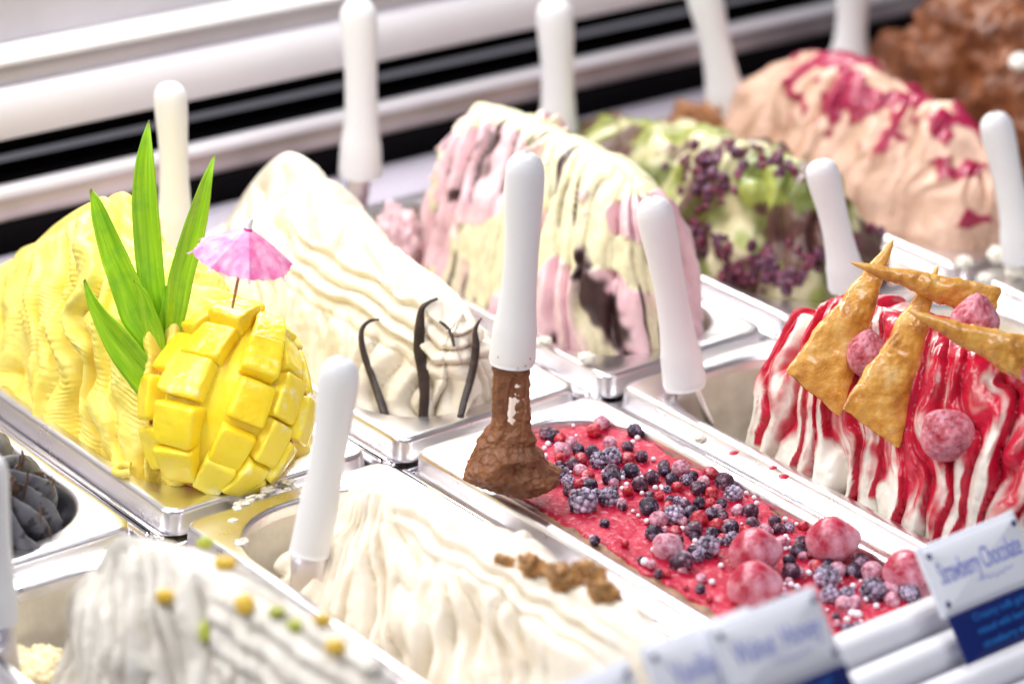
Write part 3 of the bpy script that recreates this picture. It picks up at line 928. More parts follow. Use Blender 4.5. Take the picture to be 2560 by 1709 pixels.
# ------------------------------------------------------------------ green leaves
LEAF, nt, b_ = new_mat('pineapple_leaf_green')
_cx = N(nt, 'ShaderNodeCombineXYZ')
_mu = N(nt, 'ShaderNodeMath', operation='MULTIPLY'); _mu.inputs[1].default_value = 2.0; nt.links.new(attr(nt, 'along'), _mu.inputs[0])
_mv = N(nt, 'ShaderNodeMath', operation='MULTIPLY'); _mv.inputs[1].default_value = 7.0; nt.links.new(attr(nt, 'across'), _mv.inputs[0])
nt.links.new(_mu.outputs[0], _cx.inputs[0]); nt.links.new(_mv.outputs[0], _cx.inputs[1])
_oi = N(nt, 'ShaderNodeObjectInfo'); nt.links.new(_oi.outputs['Random'], _cx.inputs[2])
_n = nz(nt, 1.6, 4, .55, _cx.outputs[0])
_n2 = nz(nt, 55, 3, .6)
_c1 = ramp(nt, _n.outputs['Fac'], [(.28, (.20, .50, .010)), (.55, (.36, .68, .015)), (.78, (.52, .80, .04))]).outputs[0]
_c2 = mixc(nt, ramp(nt, _n2.outputs['Fac'], [(.5, (0, 0, 0)), (.72, (.55, .55, .55))]).outputs[0], _c1, (.13, .42, .03))
_c3 = mixc(nt, ramp(nt, attr(nt, 'along'), [(.93, (0, 0, 0)), (1.0, (.7, .7, .7))]).outputs[0], _c2, (.30, .20, .05))
nt.links.new(_c3, b_.inputs['Base Color'])
b_.inputs['Roughness'].default_value = .38
b_.inputs['Subsurface Weight'].default_value = .12; b_.inputs['Subsurface Scale'].default_value = .002
bump(nt, b_, _n.outputs['Fac'], .12, .0005)
LV0 = np.array((.045, .09, .05))
LT = thing('pineapple_leaf_tuft', 'tuft of bright green pineapple leaves stuck in the yellow gelato', 'leaves', tuple(LV0))


def leaf(left, right, P0, fold=.16, lean=0.0, n=46, m=13):
    """left and right outlines from base to tip, photo pixels"""
    l = catmull(np.array(left, float), n); r = catmull(np.array(right, float), n)
    L = np.array([onv(*p, P0) for p in l]); R_ = np.array([onv(*p, P0) for p in r])
    k = np.linspace(0, 1, m)
    P = L[:, None] + (R_ - L)[:, None] * k[None, :, None]
    w = np.linalg.norm(R_ - L, axis=1)
    al = np.linspace(0, 1, n)
    depth = (np.abs(2 * k - 1) ** 1.5)[None] * w[:, None] * fold
    P = P - HD * depth[..., None] + HD * (lean * al ** 2)[:, None, None]
    P = P + HD * (noise(np.stack([np.broadcast_to(k * 6, (n, m)), np.broadcast_to(al[:, None] * 3, (n, m)), np.full((n, m), P0[0] * 90)], -1)) * .0006)[..., None]
    Bk = P + HD * .0011
    V = np.concatenate([P.reshape(-1, 3), Bk.reshape(-1, 3)]) - LV0
    o = n * m
    g = gridF(n, m)
    F = [g[:, ::-1], g + o]
    e = []
    for i in range(n - 1):
        e.append((i * m, (i + 1) * m, (i + 1) * m + o, i * m + o)); e.append((i * m + m - 1, i * m + m - 1 + o, (i + 1) * m + m - 1 + o, (i + 1) * m + m - 1))
    for j in range(m - 1):
        q = (n - 1) * m
        e.append((q + j, q + j + o, q + j + 1 + o, q + j + 1))
        e.append((j, j + 1, j + 1 + o, j + o))
    F.append(np.array(e))
    A = np.broadcast_to(al[:, None], (n, m)).ravel(); X = np.broadcast_to(k[None], (n, m)).ravel()
    return mobj('leaf', V, F, LEAF, LT, True, {'along': np.concatenate([A, A]), 'across': np.concatenate([X, X])})


leaf([(348, 790), (330, 700), (318, 655), (307, 574), (300, 467), (306, 385), (318, 335), (329, 304)], [(400, 790), (387, 710), (379, 655), (371, 574), (359, 467), (350, 395), (341, 345), (332, 302)], (.052, .088, .05), fold=.12, lean=.02)
leaf([(376, 770), (381, 700), (384, 649), (397, 594), (426, 504), (455, 430), (474, 392), (485, 372)], [(414, 770), (432, 700), (446, 632), (464, 567), (478, 490), (485, 418), (487, 390), (489, 370)], (.056, .080, .05), fold=.12, lean=.012)
leaf([(350, 830), (322, 792), (283, 743), (262, 690), (242, 637), (228, 606), (205, 524), (195, 461)], [(378, 800), (370, 768), (349, 715), (328, 665), (300, 610), (270, 556), (228, 482), (199, 457)], (.046, .084, .05), fold=.12, lean=.018)
leaf([(352, 850), (338, 800), (328, 760), (320, 711), (312, 670), (304, 648)], [(384, 815), (374, 755), (354, 705), (338, 672), (320, 655), (306, 644)], (.045, .081, .05), fold=.08, lean=.002)
leaf([(335, 925), (328, 915), (295, 874), (254, 821), (221, 764), (197, 711), (184, 661)], [(365, 870), (354, 831), (320, 790), (279, 747), (246, 723), (213, 690), (188, 657)], (.040, .078, .05), fold=.15, lean=.012)
leaf([(356, 800), (358, 760), (365, 727), (373, 690), (379, 660)], [(392, 800), (390, 756), (387, 719), (384, 690), (381, 660)], (.053, .082, .05), fold=.1, lean=.003)

# ------------------------------------------------------------------ paper umbrella
PAPER, nt, b_ = new_mat('pink_crinkled_paper')
_n = nz(nt, 330, 5, .65); _n2 = nz(nt, 120, 3)
nt.links.new(ramp(nt, _n2.outputs['Fac'], [(.30, (.80, .10, .36)), (.5, (.88, .30, .52)), (.75, (.93, .52, .66))]).outputs[0], b_.inputs['Base Color'])
b_.inputs['Roughness'].default_value = .55; b_.inputs['Transmission Weight'].default_value = .0
b_.inputs['Subsurface Weight'].default_value = .1; b_.inputs['Subsurface Radius'].default_value = (1, .4, .5); b_.inputs['Subsurface Scale'].default_value = .002
bump(nt, b_, _n.outputs['Fac'], .7, .0008)
MAGENTA = simple('magenta_paper', (.72, .03, .32), .5)
RIBM = simple('rib_card', (.82, .30, .58), .5)
WOOD = simple('toothpick_wood', (.62, .30, .12), .55, var=.3, vscale=200)
UP0 = np.array((.074, .017, .05))
apex = onv(570, 524, UP0); sb = onv(536, 690, UP0)
uax = apex - sb; uax /= np.linalg.norm(uax)
UM = thing('cocktail_umbrella', 'pink paper cocktail umbrella stuck in the top of the mango half', 'umbrella', tuple(apex))
ue = RT - uax * (RT @ uax); ue /= np.linalg.norm(ue); uf = np.cross(uax, ue)
RU, DU = .0300, .0185
for i in range(8):
    a0 = 2 * np.pi * (i + .28) / 8; a1 = a0 + 2 * np.pi / 8
    aa = np.linspace(0, 1, 15); rr = np.linspace(.02, 1, 18)
    A = a0 + (a1 - a0) * aa[None]; R_ = rr[:, None] + 0 * aa[None]
    sag = np.sin(np.pi * aa)[None]
    rad = RU * R_ * (1 - .055 * sag * R_) * (1 + .012 * np.sin(aa * 22)[None] * R_ ** 4)
    drop = DU * R_ ** 1.18 + .0016 * sag * R_ + .0006 * np.sin(aa * 19 + i)[None] * R_ ** 3
    P = ue * (rad * np.cos(A))[..., None] + uf * (rad * np.sin(A))[..., None] - uax * drop[..., None]
    P = P + uax * (fbm(P * 300 + i, 2) * .0005 * np.sin(np.pi * aa)[None] * R_)[..., None]
    Pb = P - uax * .00025
    nn = P.shape[0] * P.shape[1]
    g = gridF(18, 15)
    mobj('paper_panel', np.concatenate([P.reshape(-1, 3), Pb.reshape(-1, 3)]), [g, g[:, ::-1] + nn], PAPER, UM)
    q = np.linspace(.03, 1.09, 10)
    C = ue * (RU * q * np.cos(a0))[:, None] + uf * (RU * q * np.sin(a0))[:, None] - uax * (DU * q ** 1.18 + .0004)[:, None]
    V, F = sweep(C, np.full(10, .00075), np.full(10, .0003), np.cross(uax, C[-1]), 8)
    mobj('rib', V, F, RIBM, UM)
V, F = sweep(np.array([uax * z for z in (.0062, .0060, .003, -.001)]), [.0014, .0019, .0018, .0018], [.0014, .0019, .0018, .0018], ue, 16)
mobj('cap', V, F, PLASTIC, UM)
V, F = sweep(np.array([uax * z for z in (.0002, -.0006, -.0016)]), [.0019, .0025, .0028], [.0019, .0025, .0028], ue, 16)
mobj('collar', V, F, MAGENTA, UM)
V, F = sweep(np.array([uax * z for z in np.linspace(.002, -.052, 8)]), np.full(8, .0009), np.full(8, .0009), ue, 10)
mobj('stick', V, F, WOOD, UM)

# ------------------------------------------------------------------ vanilla pods
POD = simple('dried_vanilla_pod', (.045, .028, .023), .36, var=.5, vscale=120, bmp=.6, bscale=300)


def pod(label, pts, wpx, off=.0015):
    Q = []
    for (u, v) in pts:
        p, n = hit(b_van, u, v)
        Q.append(None if p is None else p - HD * off + np.array([0, 0, .0005]))
    good = [i for i, p in enumerate(Q) if p is not None]
    for i in range(len(Q)):
        if Q[i] is None:
            j = min(good, key=lambda g: abs(g - i)); Q[i] = np.array(onv(*pts[i], Q[j]))
    # pods are stiff: relax the depth so that they do not follow every fold
    Q = np.array(Q); dep = (Q - CAM) @ HD
    t = np.linspace(0, 1, len(Q)); fit = np.polyval(np.polyfit(t, dep, 2), t)
    fit += min(0.0, float((dep - fit).min())) - .001
    Q = np.array([CAM + (q - CAM) * (f / d) for q, f, d in zip(Q, fit, dep)])
    C = catmull(Q, 46); w = np.interp(np.linspace(0, 1, 46), np.linspace(0, 1, len(wpx)), wpx)
    r = np.array([px2m(x, p) / 2 for x, p in zip(w, C)]) * (1 + .10 * noise(np.stack([np.arange(46) * .45, np.zeros(46), np.full(46, pts[0][0])], -1)))
    o = C[0].copy()
    V, F = sweep(C - o, r, r * .6, RT, 16)
    tag(mobj('vanilla_pod', V, F, POD, loc=o), label, 'vanilla pod', 'vanilla pods leaning on the vanilla gelato')


pod('thin hooked black vanilla pod, the one nearest the mango', [(870, 732), (848, 736), (832, 752), (829, 778), (838, 820), (856, 870), (872, 915), (886, 960)], [7, 9, 11, 14, 16, 17, 19, 20])
pod('thick dark vanilla pod standing upright in the middle of the three', [(1004, 684), (985, 692), (968, 708), (963, 750), (962, 800), (970, 850), (974, 900), (970, 968)], [8, 10, 14, 24, 27, 27, 24, 22])
pod('straight black vanilla pod with thin tail, nearest the chocolate spatula', [(1105, 729), (1096, 742), (1090, 760), (1092, 790), (1088, 830), (1078, 875), (1066, 915), (1056, 956)], [4, 7, 11, 18, 19, 18, 17, 16])
pod('short dark pod tip curling out of a fold of vanilla gelato', [(1008, 738), (1022, 748), (1034, 765), (1042, 795)], [5, 8, 9, 6], off=.0005)

# ------------------------------------------------------------------ pastry horns
PASTRY, nt, b_ = new_mat('glazed_puff_pastry')
_n = nz(nt, 62, 5, .62); _n2 = nz(nt, 300, 4, .6)
_c = ramp(nt, _n.outputs['Fac'], [(.25, (.34, .12, .015)), (.42, (.64, .28, .035)), (.56, (.80, .42, .075)), (.75, (.88, .62, .25))]).outputs[0]
nt.links.new(_c, b_.inputs['Base Color'])
nt.links.new(ramp(nt, _n.outputs['Fac'], [(.35, (.2, .2, .2)), (.7, (.45, .45, .45))]).outputs[0], b_.inputs['Roughness'])
b_.inputs['Coat Weight'].default_value = .7; b_.inputs['Coat Roughness'].default_value = .12
b_.inputs['Subsurface Weight'].default_value = .1; b_.inputs['Subsurface Scale'].default_value = .002
bump(nt, b_, _n2.outputs['Fac'], .8, .0013)
PN = np.array([-.47, -.58, .66]); PN /= np.linalg.norm(PN)


def horn(label, tip, bl, br, P0, n=PN, thick=.30, seed=0, pw=.86, bend=0.0):
    T = onp(*tip, P0, n); A = onp(*bl, P0, n); B = onp(*br, P0, n)
    mid = (A + B) / 2
    nt_, ns = 90, 64
    t = np.linspace(0, 1, nt_)
    half = (B - A) / 2
    ax = mid - T
    nrm = np.cross(half, ax); nrm /= np.linalg.norm(nrm)
    if nrm @ FW > 0: nrm = -nrm
    th = np.linspace(0, 2 * np.pi, ns, endpoint=False)
    w = .025 + .975 * np.minimum(1, t / .96) ** pw
    w[:3] *= np.array([.3, .7, .95])
    hw = np.linalg.norm(half)
    # pillow: fat along the middle, pinched at the open end
    h = thick * hw * np.minimum(1.0, (t * 1.9 + .07)) * (1 - .45 * ss(.5, 1.0, t)) * np.sqrt(np.clip((1.0 - t) * 14 + .06, 0, 1))
    cs, sn = np.cos(th), np.sin(th)
    X = w[:, None] * cs[None]
    Hh = np.where(sn[None] > 0, h[:, None] * np.abs(sn[None]) ** .9, -h[:, None] * .55 * np.abs(sn[None]))
    edge = .0010
    P = T + ax * (t[:, None] * (1 + .012 * noise(np.stack([cs * 2.1, cs * 0, cs * 0 + seed], -1))[None] * ss(.8, 1, t)[:, None]))[..., None] + half * X[..., None] + nrm * (Hh + edge * sn[None])[..., None]
    side = half / hw
    P = P + side * (bend * np.sin(np.pi * t))[:, None, None]
    Nn = side * (cs[None] * h[:, None])[..., None] + nrm * (sn[None] * (w * hw)[:, None])[..., None]
    Nn /= np.linalg.norm(Nn, axis=-1, keepdims=True) + 1e-9
    am = np.minimum(1, t * 2.2 + .15)[:, None]
    d = fbm(P * 60 + seed * 7, 3) * .0016 * am + np.abs(noise(P * 170 + seed)) * .0009 * am - .0003
    d = d * (1 - .8 * (np.abs(cs)[None] ** 6) * ss(.75, 1, t)[:, None])
    P = P + Nn * d[..., None]
    o = T.copy()
    return tag(mobj('pastry_horn', P - o, gridF(nt_, ns, wv=True), PASTRY, loc=o), label, 'pastry', 'pastry horns on the strawberry gelato')


def on_str(u, v, off):
    p, n = hit(b_str, u, v)
    return p - FW * off


horn('golden pastry horn standing at the left of the group, its tip highest', (2051, 546), (1802, 852), (1926, 955), on_str(1900, 850, .012), seed=1, thick=.27, n=np.array([-.5, -.62, .45]))
horn('golden pastry horn in the middle, between two frozen strawberries', (2153, 606), (1932, 938), (2062, 1028), on_str(2020, 930, .018), seed=2, thick=.28, n=np.array([-.5, -.62, .45]))
horn('pastry horn lying flat at the back, crossed by the upright ones', (1948, 601), (2296, 660), (2276, 745), on_str(2120, 775, .012), seed=3, thick=.42, pw=.75, n=np.array([-.52, -.65, .3]))
horn('pastry horn at the right edge pointing left', (2083, 713), (2420, 790), (2400, 905), on_str(2280, 850, .022), seed=4, thick=.36, pw=.85, n=np.array([-.5, -.62, .45]))

# ------------------------------------------------------------------ frozen strawberries
FSTR = frosted('frosted_strawberry', (.62, .025, .05), (.36, .01, .03), frost=(.82, .50, .60), lo=.38, hi=.72, scale=260, rough=.5, sss=.1)
FSTRB = frosted('iced_strawberry', (.56, .02, .06), (.36, .01, .04), frost=(.82, .46, .56), lo=.42, hi=.62, scale=95, rough=.34, sss=.1)


def strawberry(label, c, r, long=1.15, axis=(0, 0, 1), mat=None, seed=0, sub=5, group=None, dimple=.035):
    V, F = ICO[sub]
    z = V[:, 2]
    k = 1 - .30 * ss(.0, 1.0, z) - .05 * ss(.2, 1, -z)
    Q = V.copy(); Q[:, 0] *= k; Q[:, 1] *= k; Q[:, 2] = z * long
    Q = Q + V * (fbm(V * 1.0 + seed * 5, 1) * .07)[:, None]
    # seed dimples
    g = []
    for i in range(90):
        zz = 1 - 2 * (i + .5) / 90; a = i * 2.399963
        g.append((math.sqrt(1 - zz * zz) * math.cos(a), math.sqrt(1 - zz * zz) * math.sin(a), zz))
    dm = (V @ np.array(g).T).max(1)
    Q = Q - V * (ss(.9925, .999, dm) * dimple)[:, None] + V * (noise(V * 22 + seed) * (.010 if dimple > .02 else .004))[:, None]
    ax = np.array(axis, float); ax /= np.linalg.norm(ax)
    e1 = np.cross(ax, [.3, .9, .1]); e1 /= np.linalg.norm(e1); e2 = np.cross(ax, e1)
    Q = (Q[:, 0:1] * e1 + Q[:, 1:2] * e2 + Q[:, 2:3] * ax) * r
    return tag(mobj('frozen_strawberry', Q, F, mat or FSTR, loc=tuple(c)), label, 'strawberry', group)


p1 = on_str(1983, 810, .012); strawberry('frosted dark strawberry wedged between the two upright pastry horns', p1, px2m(47, p1), 1.2, (.15, .1, 1), seed=1)
p2 = on_str(2163, 993, .012); strawberry('large frosted pink strawberry below the pastry horns on red sauce', p2, px2m(64, p2), 1.0, (-.5, .3, .7), seed=2)
p3 = on_str(2215, 762, .030) + np.array([0, 0, .008]); strawberry('strawberry half hidden behind the right pastry horn', p3, px2m(56, p3), 1.1, (.2, .2, 1), seed=3)
p4 = on_str(2352, 850, .016); strawberry('piece of red strawberry cut by the right edge', p4, px2m(30, p4), 1.1, (.2, .2, 1), seed=4, mat=FSTRB)

# ------------------------------------------------------------------ flat berry gelato
BERG, nt, b_ = new_mat('red_berry_gelato')
_n = nz(nt, 30, 5, .65); _n2 = nz(nt, 240, 5, .7); _n3 = nz(nt, 75, 4, .7)
_c = ramp(nt, _n.outputs['Fac'], [(.3, (.30, .003, .022)), (.55, (.50, .008, .046)), (.78, (.66, .08, .13))]).outputs[0]
_sp = ramp(nt, _n2.outputs['Fac'], [(.54, (0, 0, 0)), (.72, (.5, .5, .5))]).outputs[0]
_c = mixc(nt, _sp, _c, (.90, .58, .62))
_st = ramp(nt, _n3.outputs['Fac'], [(.62, (0, 0, 0)), (.70, (.6, .6, .6))]).outputs[0]
_c = mixc(nt, _st, _c, (.86, .42, .50))
nt.links.new(_c, b_.inputs['Base Color'])
nt.links.new(ramp(nt, _n3.outputs['Fac'], [(.35, (.28, .28, .28)), (.65, (.6, .6, .6))]).outputs[0], b_.inputs['Roughness'])
b_.inputs['Subsurface Weight'].default_value = .15; b_.inputs['Subsurface Scale'].default_value = .003
b_.inputs['Specular IOR Level'].default_value = .25
bump(nt, b_, _n2.outputs['Fac'], .7, .0014)
WAFER = simple('brown_wafer_edge', (.30, .15, .075), .6, var=.6, vscale=90, bmp=.6, bscale=220)
bx0, by0 = PX + .0125, -.36 + .019
bx1, by1 = PX + PW - .0125, -.008 - .019
BG = thing('berry_gelato', 'flat red berry gelato filling its pan to the rim', 'ice cream', (PX + PW / 2, -.184, 0))
LB = np.array((PX + PW / 2, -.184, 0))


def slab(ins, z0, z1, seedv, amp, li=0.0):
    out = []
    for (k, zz) in ((0, z0), (0, z1 - .002), (.0015, z1 - .0004), (.004, z1)):
        out.append(rrect(bx0 + ins + k + li, bx1 - ins - k, by0 + ins + k, by1 - ins - k, .047, zz, 40, 110))
    base = out[0]
    for L in out:
        nn_ = fbm(np.column_stack([L[:, :2] * 60, np.full(len(L), seedv)]), 3)
        cv = L[:, :2] - LB[:2]; cv /= np.linalg.norm(cv, axis=1)[:, None]
        L[:, :2] += cv * (nn_ * amp - amp * .4)[:, None]
    for k in np.linspace(.03, 1, 50):
        L = out[3].copy(); L[:, :2] = LB[:2] + (L[:, :2] - LB[:2]) * (1 - k)
        L[:, 2] = z1 + fbm(np.column_stack([L[:, :2] * 45, np.full(len(L), 2.0)]), 5, .6) * .0013
        out.append(L)
    return stack(out)


V, F = slab(.001, -.06, -.0035, 1.0, .004, .0060)
mobj('red_gelato', V - LB, F, BERG, BG)
V, F = slab(-.0002, -.07, -.0050, 7.0, .003)
mobj('wafer_edge', V - LB, F, WAFER, BG)

BER = {'B': [frosted('frosted_dark_berry', (.032, .008, .040), (.010, .003, .016), frost=(.60, .46, .64), lo=.51, hi=.68, scale=3.6),
             frosted('frosted_purple_berry', (.085, .010, .040), (.025, .004, .020), frost=(.66, .44, .58), lo=.50, hi=.68, scale=3.2)],
       'K': [frosted('frosted_blackberry', (.05, .015, .05), (.02, .008, .025), frost=(.70, .60, .80), lo=.43, hi=.62, scale=2.6)],
       'R': [frosted('red_currant', (.52, .012, .03), (.36, .008, .02), frost=(.84, .45, .52), lo=.52, hi=.70, scale=3, rough=.3)],
       'P': [frosted('frosted_pink_berry', (.42, .03, .09), (.26, .014, .06), frost=(.82, .55, .66), lo=.40, hi=.62, scale=3)],
       'W': [simple('sugar_pearl', (.86, .83, .90), .3)]}
BLAB = {'B': ('dark_berry', 'small dark frosted currant on the flat red gelato', 'berry', 'dark frosted currants on the red gelato'),
        'K': ('blackberry', 'knobbly frosted blackberry on the flat red gelato', 'blackberry', 'frosted blackberries on the red gelato'),
        'R': ('red_currant', 'bright red currant on the flat red gelato', 'berry', 'red currants on the red gelato'),
        'P': ('pink_berry', 'frosted pink berry on the flat red gelato', 'berry', 'frosted pink berries on the red gelato'),
        'W': ('sugar_pearl', 'tiny white sugar pearl on the flat red gelato', 'sugar pearl', 'white sugar pearls on the red gelato')}
BME = {}
for kx in 'BKRPW':
    BME[kx] = []
    for v in range(4 if kx != 'W' else 1):
        if kx == 'K':
            parts = [(ICO[2][0] * np.array([.8, .8, .72]), [ICO[2][1]])]
            for i in range(34):
                zz = 1 - 2 * (i + .5) / 34; a = i * 2.399963 + v
                c = np.array([math.sqrt(1 - zz * zz) * math.cos(a) * .76, math.sqrt(1 - zz * zz) * math.sin(a) * .76, zz * .70])
                rs = .27 + .05 * float(hsh(i, v))
                parts.append((ICO[2][0] * rs + c + .04 * np.array([hsh(i, 1) - .5, hsh(i, 2) - .5, hsh(i, 3) - .5]), [ICO[2][1]]))
            V, F = merge(parts)
        elif kx == 'W':
            V, F = ICO[3]
        else:
            V, F = ICO[3]
            V = V * (1 + .10 * fbm(V * 1.6 + v * 4.4, 2))[:, None]
            if kx == 'B': V = V - V * (.16 * ss(.84, .97, V[:, 2]) - .05 * ss(.70, .82, V[:, 2]) * ss(.92, .84, V[:, 2]))[:, None]
            V[:, 2] *= .93
        BME[kx].append(make_mesh(BLAB[kx][0], V, F, BER[kx][v % len(BER[kx])]))

A5 = "20,240,32,B;100,255,20,W;75,345,18,W;175,305,45,B;180,348,45,B;85,390,48,B;300,325,64,P;430,285,62,K;390,375,36,B;515,360,54,R;235,405,48,B;340,412,45,K;465,422,45,P;430,475,56,B;525,507,48,R;620,420,66,B;685,512,66,K;780,505,21,W;838,538,21,W;855,578,21,W;660,347,40,R;15,400,20,W;15,440,40,B;110,465,21,W;155,458,20,W;275,465,45,R;15,505,20,W;225,557,38,B;65,605,68,B;330,600,55,B;435,577,45,B;515,587,44,R;600,580,37,B;210,612,45,R;75,650,23,W;250,665,74,K;380,652,55,B;435,700,64,R;530,660,52,B;600,668,48,B;715,632,45,P;810,642,56,B;980,592,45,R;990,712,46,B;1065,697,24,W;1020,767,42,B;1095,757,38,K;1150,732,18,W;1200,747,38,R;1285,715,50,B;135,705,65,P;50,710,24,W;100,800,60,B;255,790,48,R;312,767,25,W;395,772,60,B;400,810,24,W;565,742,50,R;670,757,54,B;825,737,54,B;780,782,42,R;915,787,54,P;530,802,48,B;405,857,24,W;390,895,22,W;200,905,100,P;495,905,82,K;305,1008,80,B;425,970,45,K;595,1037,24,W;530,1157,27,W;680,850,60,K;1040,870,50,P;1185,862,45,B;1165,932,57,B;1070,827,26,W;1085,848,20,W;1100,907,18,W;1095,1000,45,B;1110,1082,62,B;1295,1047,48,R;1240,1092,27,W;1370,1122,86,K;1455,1067,57,P;1570,1082,57,B;1620,1010,64,B;1700,1082,72,P;1630,922,50,B;1705,982,24,W;1717,1005,20,W;1565,1187,26,W;1710,1217,86,K;1835,1217,60,P;1975,1237,64,K;1390,1252,62,K;1520,1247,52,K;1495,1322,56,P;1580,1302,46,P;1850,1290,50,P;1735,1332,25,W;1560,1388,34,W;1600,1395,34,W;1520,1432,27,W;1110,1177,25,W;1155,1192,25,W;1840,950,66,P"
A2 = "1465,1112,45,P;1425,1157,42,R;1650,1157,42,B;1665,1197,19,W;1640,1219,17,W;1155,1167,40,B;1195,1187,42,B;1235,1207,38,R;1295,1222,35,P;1165,1230,20,W;1145,1254,17,W;1245,1267,46,P;1335,1262,34,B;1230,1308,30,R;1150,1297,19,W;1110,1300,19,W;1510,1224,38,P;1610,1247,34,B;1415,1277,42,B;1520,1300,56,K;1455,1325,55,K;1350,1312,36,R;1610,1312,40,R;1690,1302,36,B;1755,1315,17,W;1300,1347,40,B;1345,1382,38,P;1205,1355,20,W;1230,1400,52,K;1380,1415,42,R;1280,1442,40,K;1335,1457,34,R;1400,1462,40,B;1285,1492,36,B;1520,1422,48,B;1525,1387,45,B;1630,1382,46,B;1580,1420,18,W;1605,1457,18,W;1745,1417,42,B;1690,1420,18,W;1680,1457,44,B;1610,1495,18,W;1580,1480,18,W;1765,1475,18,W;1800,1470,15,W;1360,1552,76,K;1505,1530,56,K;1440,1517,36,K"
bl = [(1468.2 + .3125 * float(a), 972.7 + .3125 * float(b), .3125 * float(c), d) for a, b, c, d in (e.split(',') for e in A5.split(';'))]
bl += [(780 + .4097 * float(a), 513.9 + .4097 * float(b), .4097 * float(c), d) for a, b, c, d in (e.split(',') for e in A2.split(';'))]
rnd = random.Random(3)
for i in range(46):                                     # small pearls and beads between the berries
    u, v = rnd.uniform(1300, 2000), 0
    v = 1010 + (u - 1280) * .50 + rnd.uniform(-60, 80)
    bl.append((u, v, rnd.uniform(3.5, 6.5), 'W'))
for i in range(70):                                     # more small berries half sunk between the listed ones
    u = rnd.uniform(1240, 2080)
    v = 1000 + (u - 1240) * .50 + rnd.uniform(-40, 95)
    bl.append((u, v, rnd.uniform(8, 13), rnd.choice('BBBRPPK')))
for i in range(16):                                     # a few strays towards the near long side
    u = rnd.uniform(1330, 1640)
    v = 1210 + (u - 1330) * .52 + rnd.uniform(-45, 18)
    bl.append((u, v, rnd.uniform(6, 12), rnd.choice('BRPWW')))
OWN = {}
for a, b, base, lab in ((200, 905, 5, 'largest round frosted pink berry, beside a big dark berry left of the strawberries'),
                        (305, 1008, 5, 'largest plain dark berry, just below the largest round pink berry'),
                        (1360, 1552, 2, 'large frosted blackberry closest to the chocolate smeared spatula'),
                        (300, 325, 5, 'smooth round pink berry near the far long side of the berry pan'),
                        (430, 285, 5, 'blackberry right beside the smooth round pink berry at the far side'),
                        (1050, 635, 5, 'frosted pink berry near the polished divider above the pale strawberry'),
                        (1650, 1157, 2, 'single dark berry at the far end, right of the two pink ones'),
                        (495, 905, 5, 'blackberry between the largest pink berry and the first strawberry')):
    k0, ox_, oy_ = (.3125, 1468.2, 972.7) if base == 5 else (.4097, 780, 513.9)
    OWN[(round(ox_ + k0 * a), round(oy_ + k0 * b))] = lab
for i, (u, v, rp, kx) in enumerate(bl):
    r = px2m(rp, (.27, -.17, 0)) * (1.10 if kx != 'W' else .9)
    c = onz(u, v, -.003 + r * .45)
    if not (bx0 + .004 < c[0] < bx1 - .003 and by0 + .003 < c[1] < by1 - .004): continue
    nm, lab, cat, grp = BLAB[kx]
    o = obj(nm, BME[kx][i % len(BME[kx])], loc=tuple(c))
    o.scale = (r,) * 3
    o.rotation_euler = (rnd.uniform(-.9, .9), rnd.uniform(-.9, .9), rnd.uniform(0, 6))
    tag(o, OWN.get((round(u), round(v)), lab), cat, grp)


def bstr(label, u, v, rx, ry, seed):
    r = px2m((rx + ry) / 2 * .3125, (.30, -.24, 0))
    c = onz(1468.2 + .3125 * u, 972.7 + .3125 * v, r * .48)
    strawberry(label, c, r, 1.12, (.75, -.55, .1), FSTRB, seed, group='frozen strawberries on the red gelato', dimple=.010)


bstr('large frozen strawberry on red gelato, left of the middle of the berry pan', 850, 935, 200, 150, 11)
bstr('large pale frozen strawberry on red gelato, nearest the polished divider', 1420, 855, 195, 165, 12)
bstr('frozen strawberry on red gelato half hidden by the honey sign', 845, 1180, 205, 150, 13)
bstr('frozen strawberry on red gelato partly behind the strawberry sign', 1965, 1080, 175, 140, 14)

# ------------------------------------------------------------------ walnuts, nuts, shavings, crumbs
WALN = simple('walnut', (.52, .25, .065), .42, var=.6, vscale=130, bmp=.5, bscale=350, coat=.2)


def blob(name, label, cat, group, c, size, mat, seed=0, wr=.16, fs=2.2, sub=4, axis=None, n=None, stuff=None):
    V, F = ICO[sub]
    Q = V * (1 + wr * (fbm(V * fs + seed * 3.1, 3)))[:, None]
    Q = Q - V * (np.abs(noise(V * fs * 1.3 + seed)) < .12)[:, None] * wr * .5
    Q = Q * np.array(size)
    if axis is not None:
        ax = np.array(axis, float); ax /= np.linalg.norm(ax)
        nn_ = np.array(n if n is not None else (0, 0, 1.0), float); nn_ = nn_ - ax * (nn_ @ ax); nn_ /= np.linalg.norm(nn_)
        Q = Q[:, 0:1] * ax + Q[:, 1:2] * np.cross(nn_, ax) + Q[:, 2:3] * nn_
    return tag(mobj(name, Q, F, mat, loc=tuple(c)), label, cat, group, stuff)


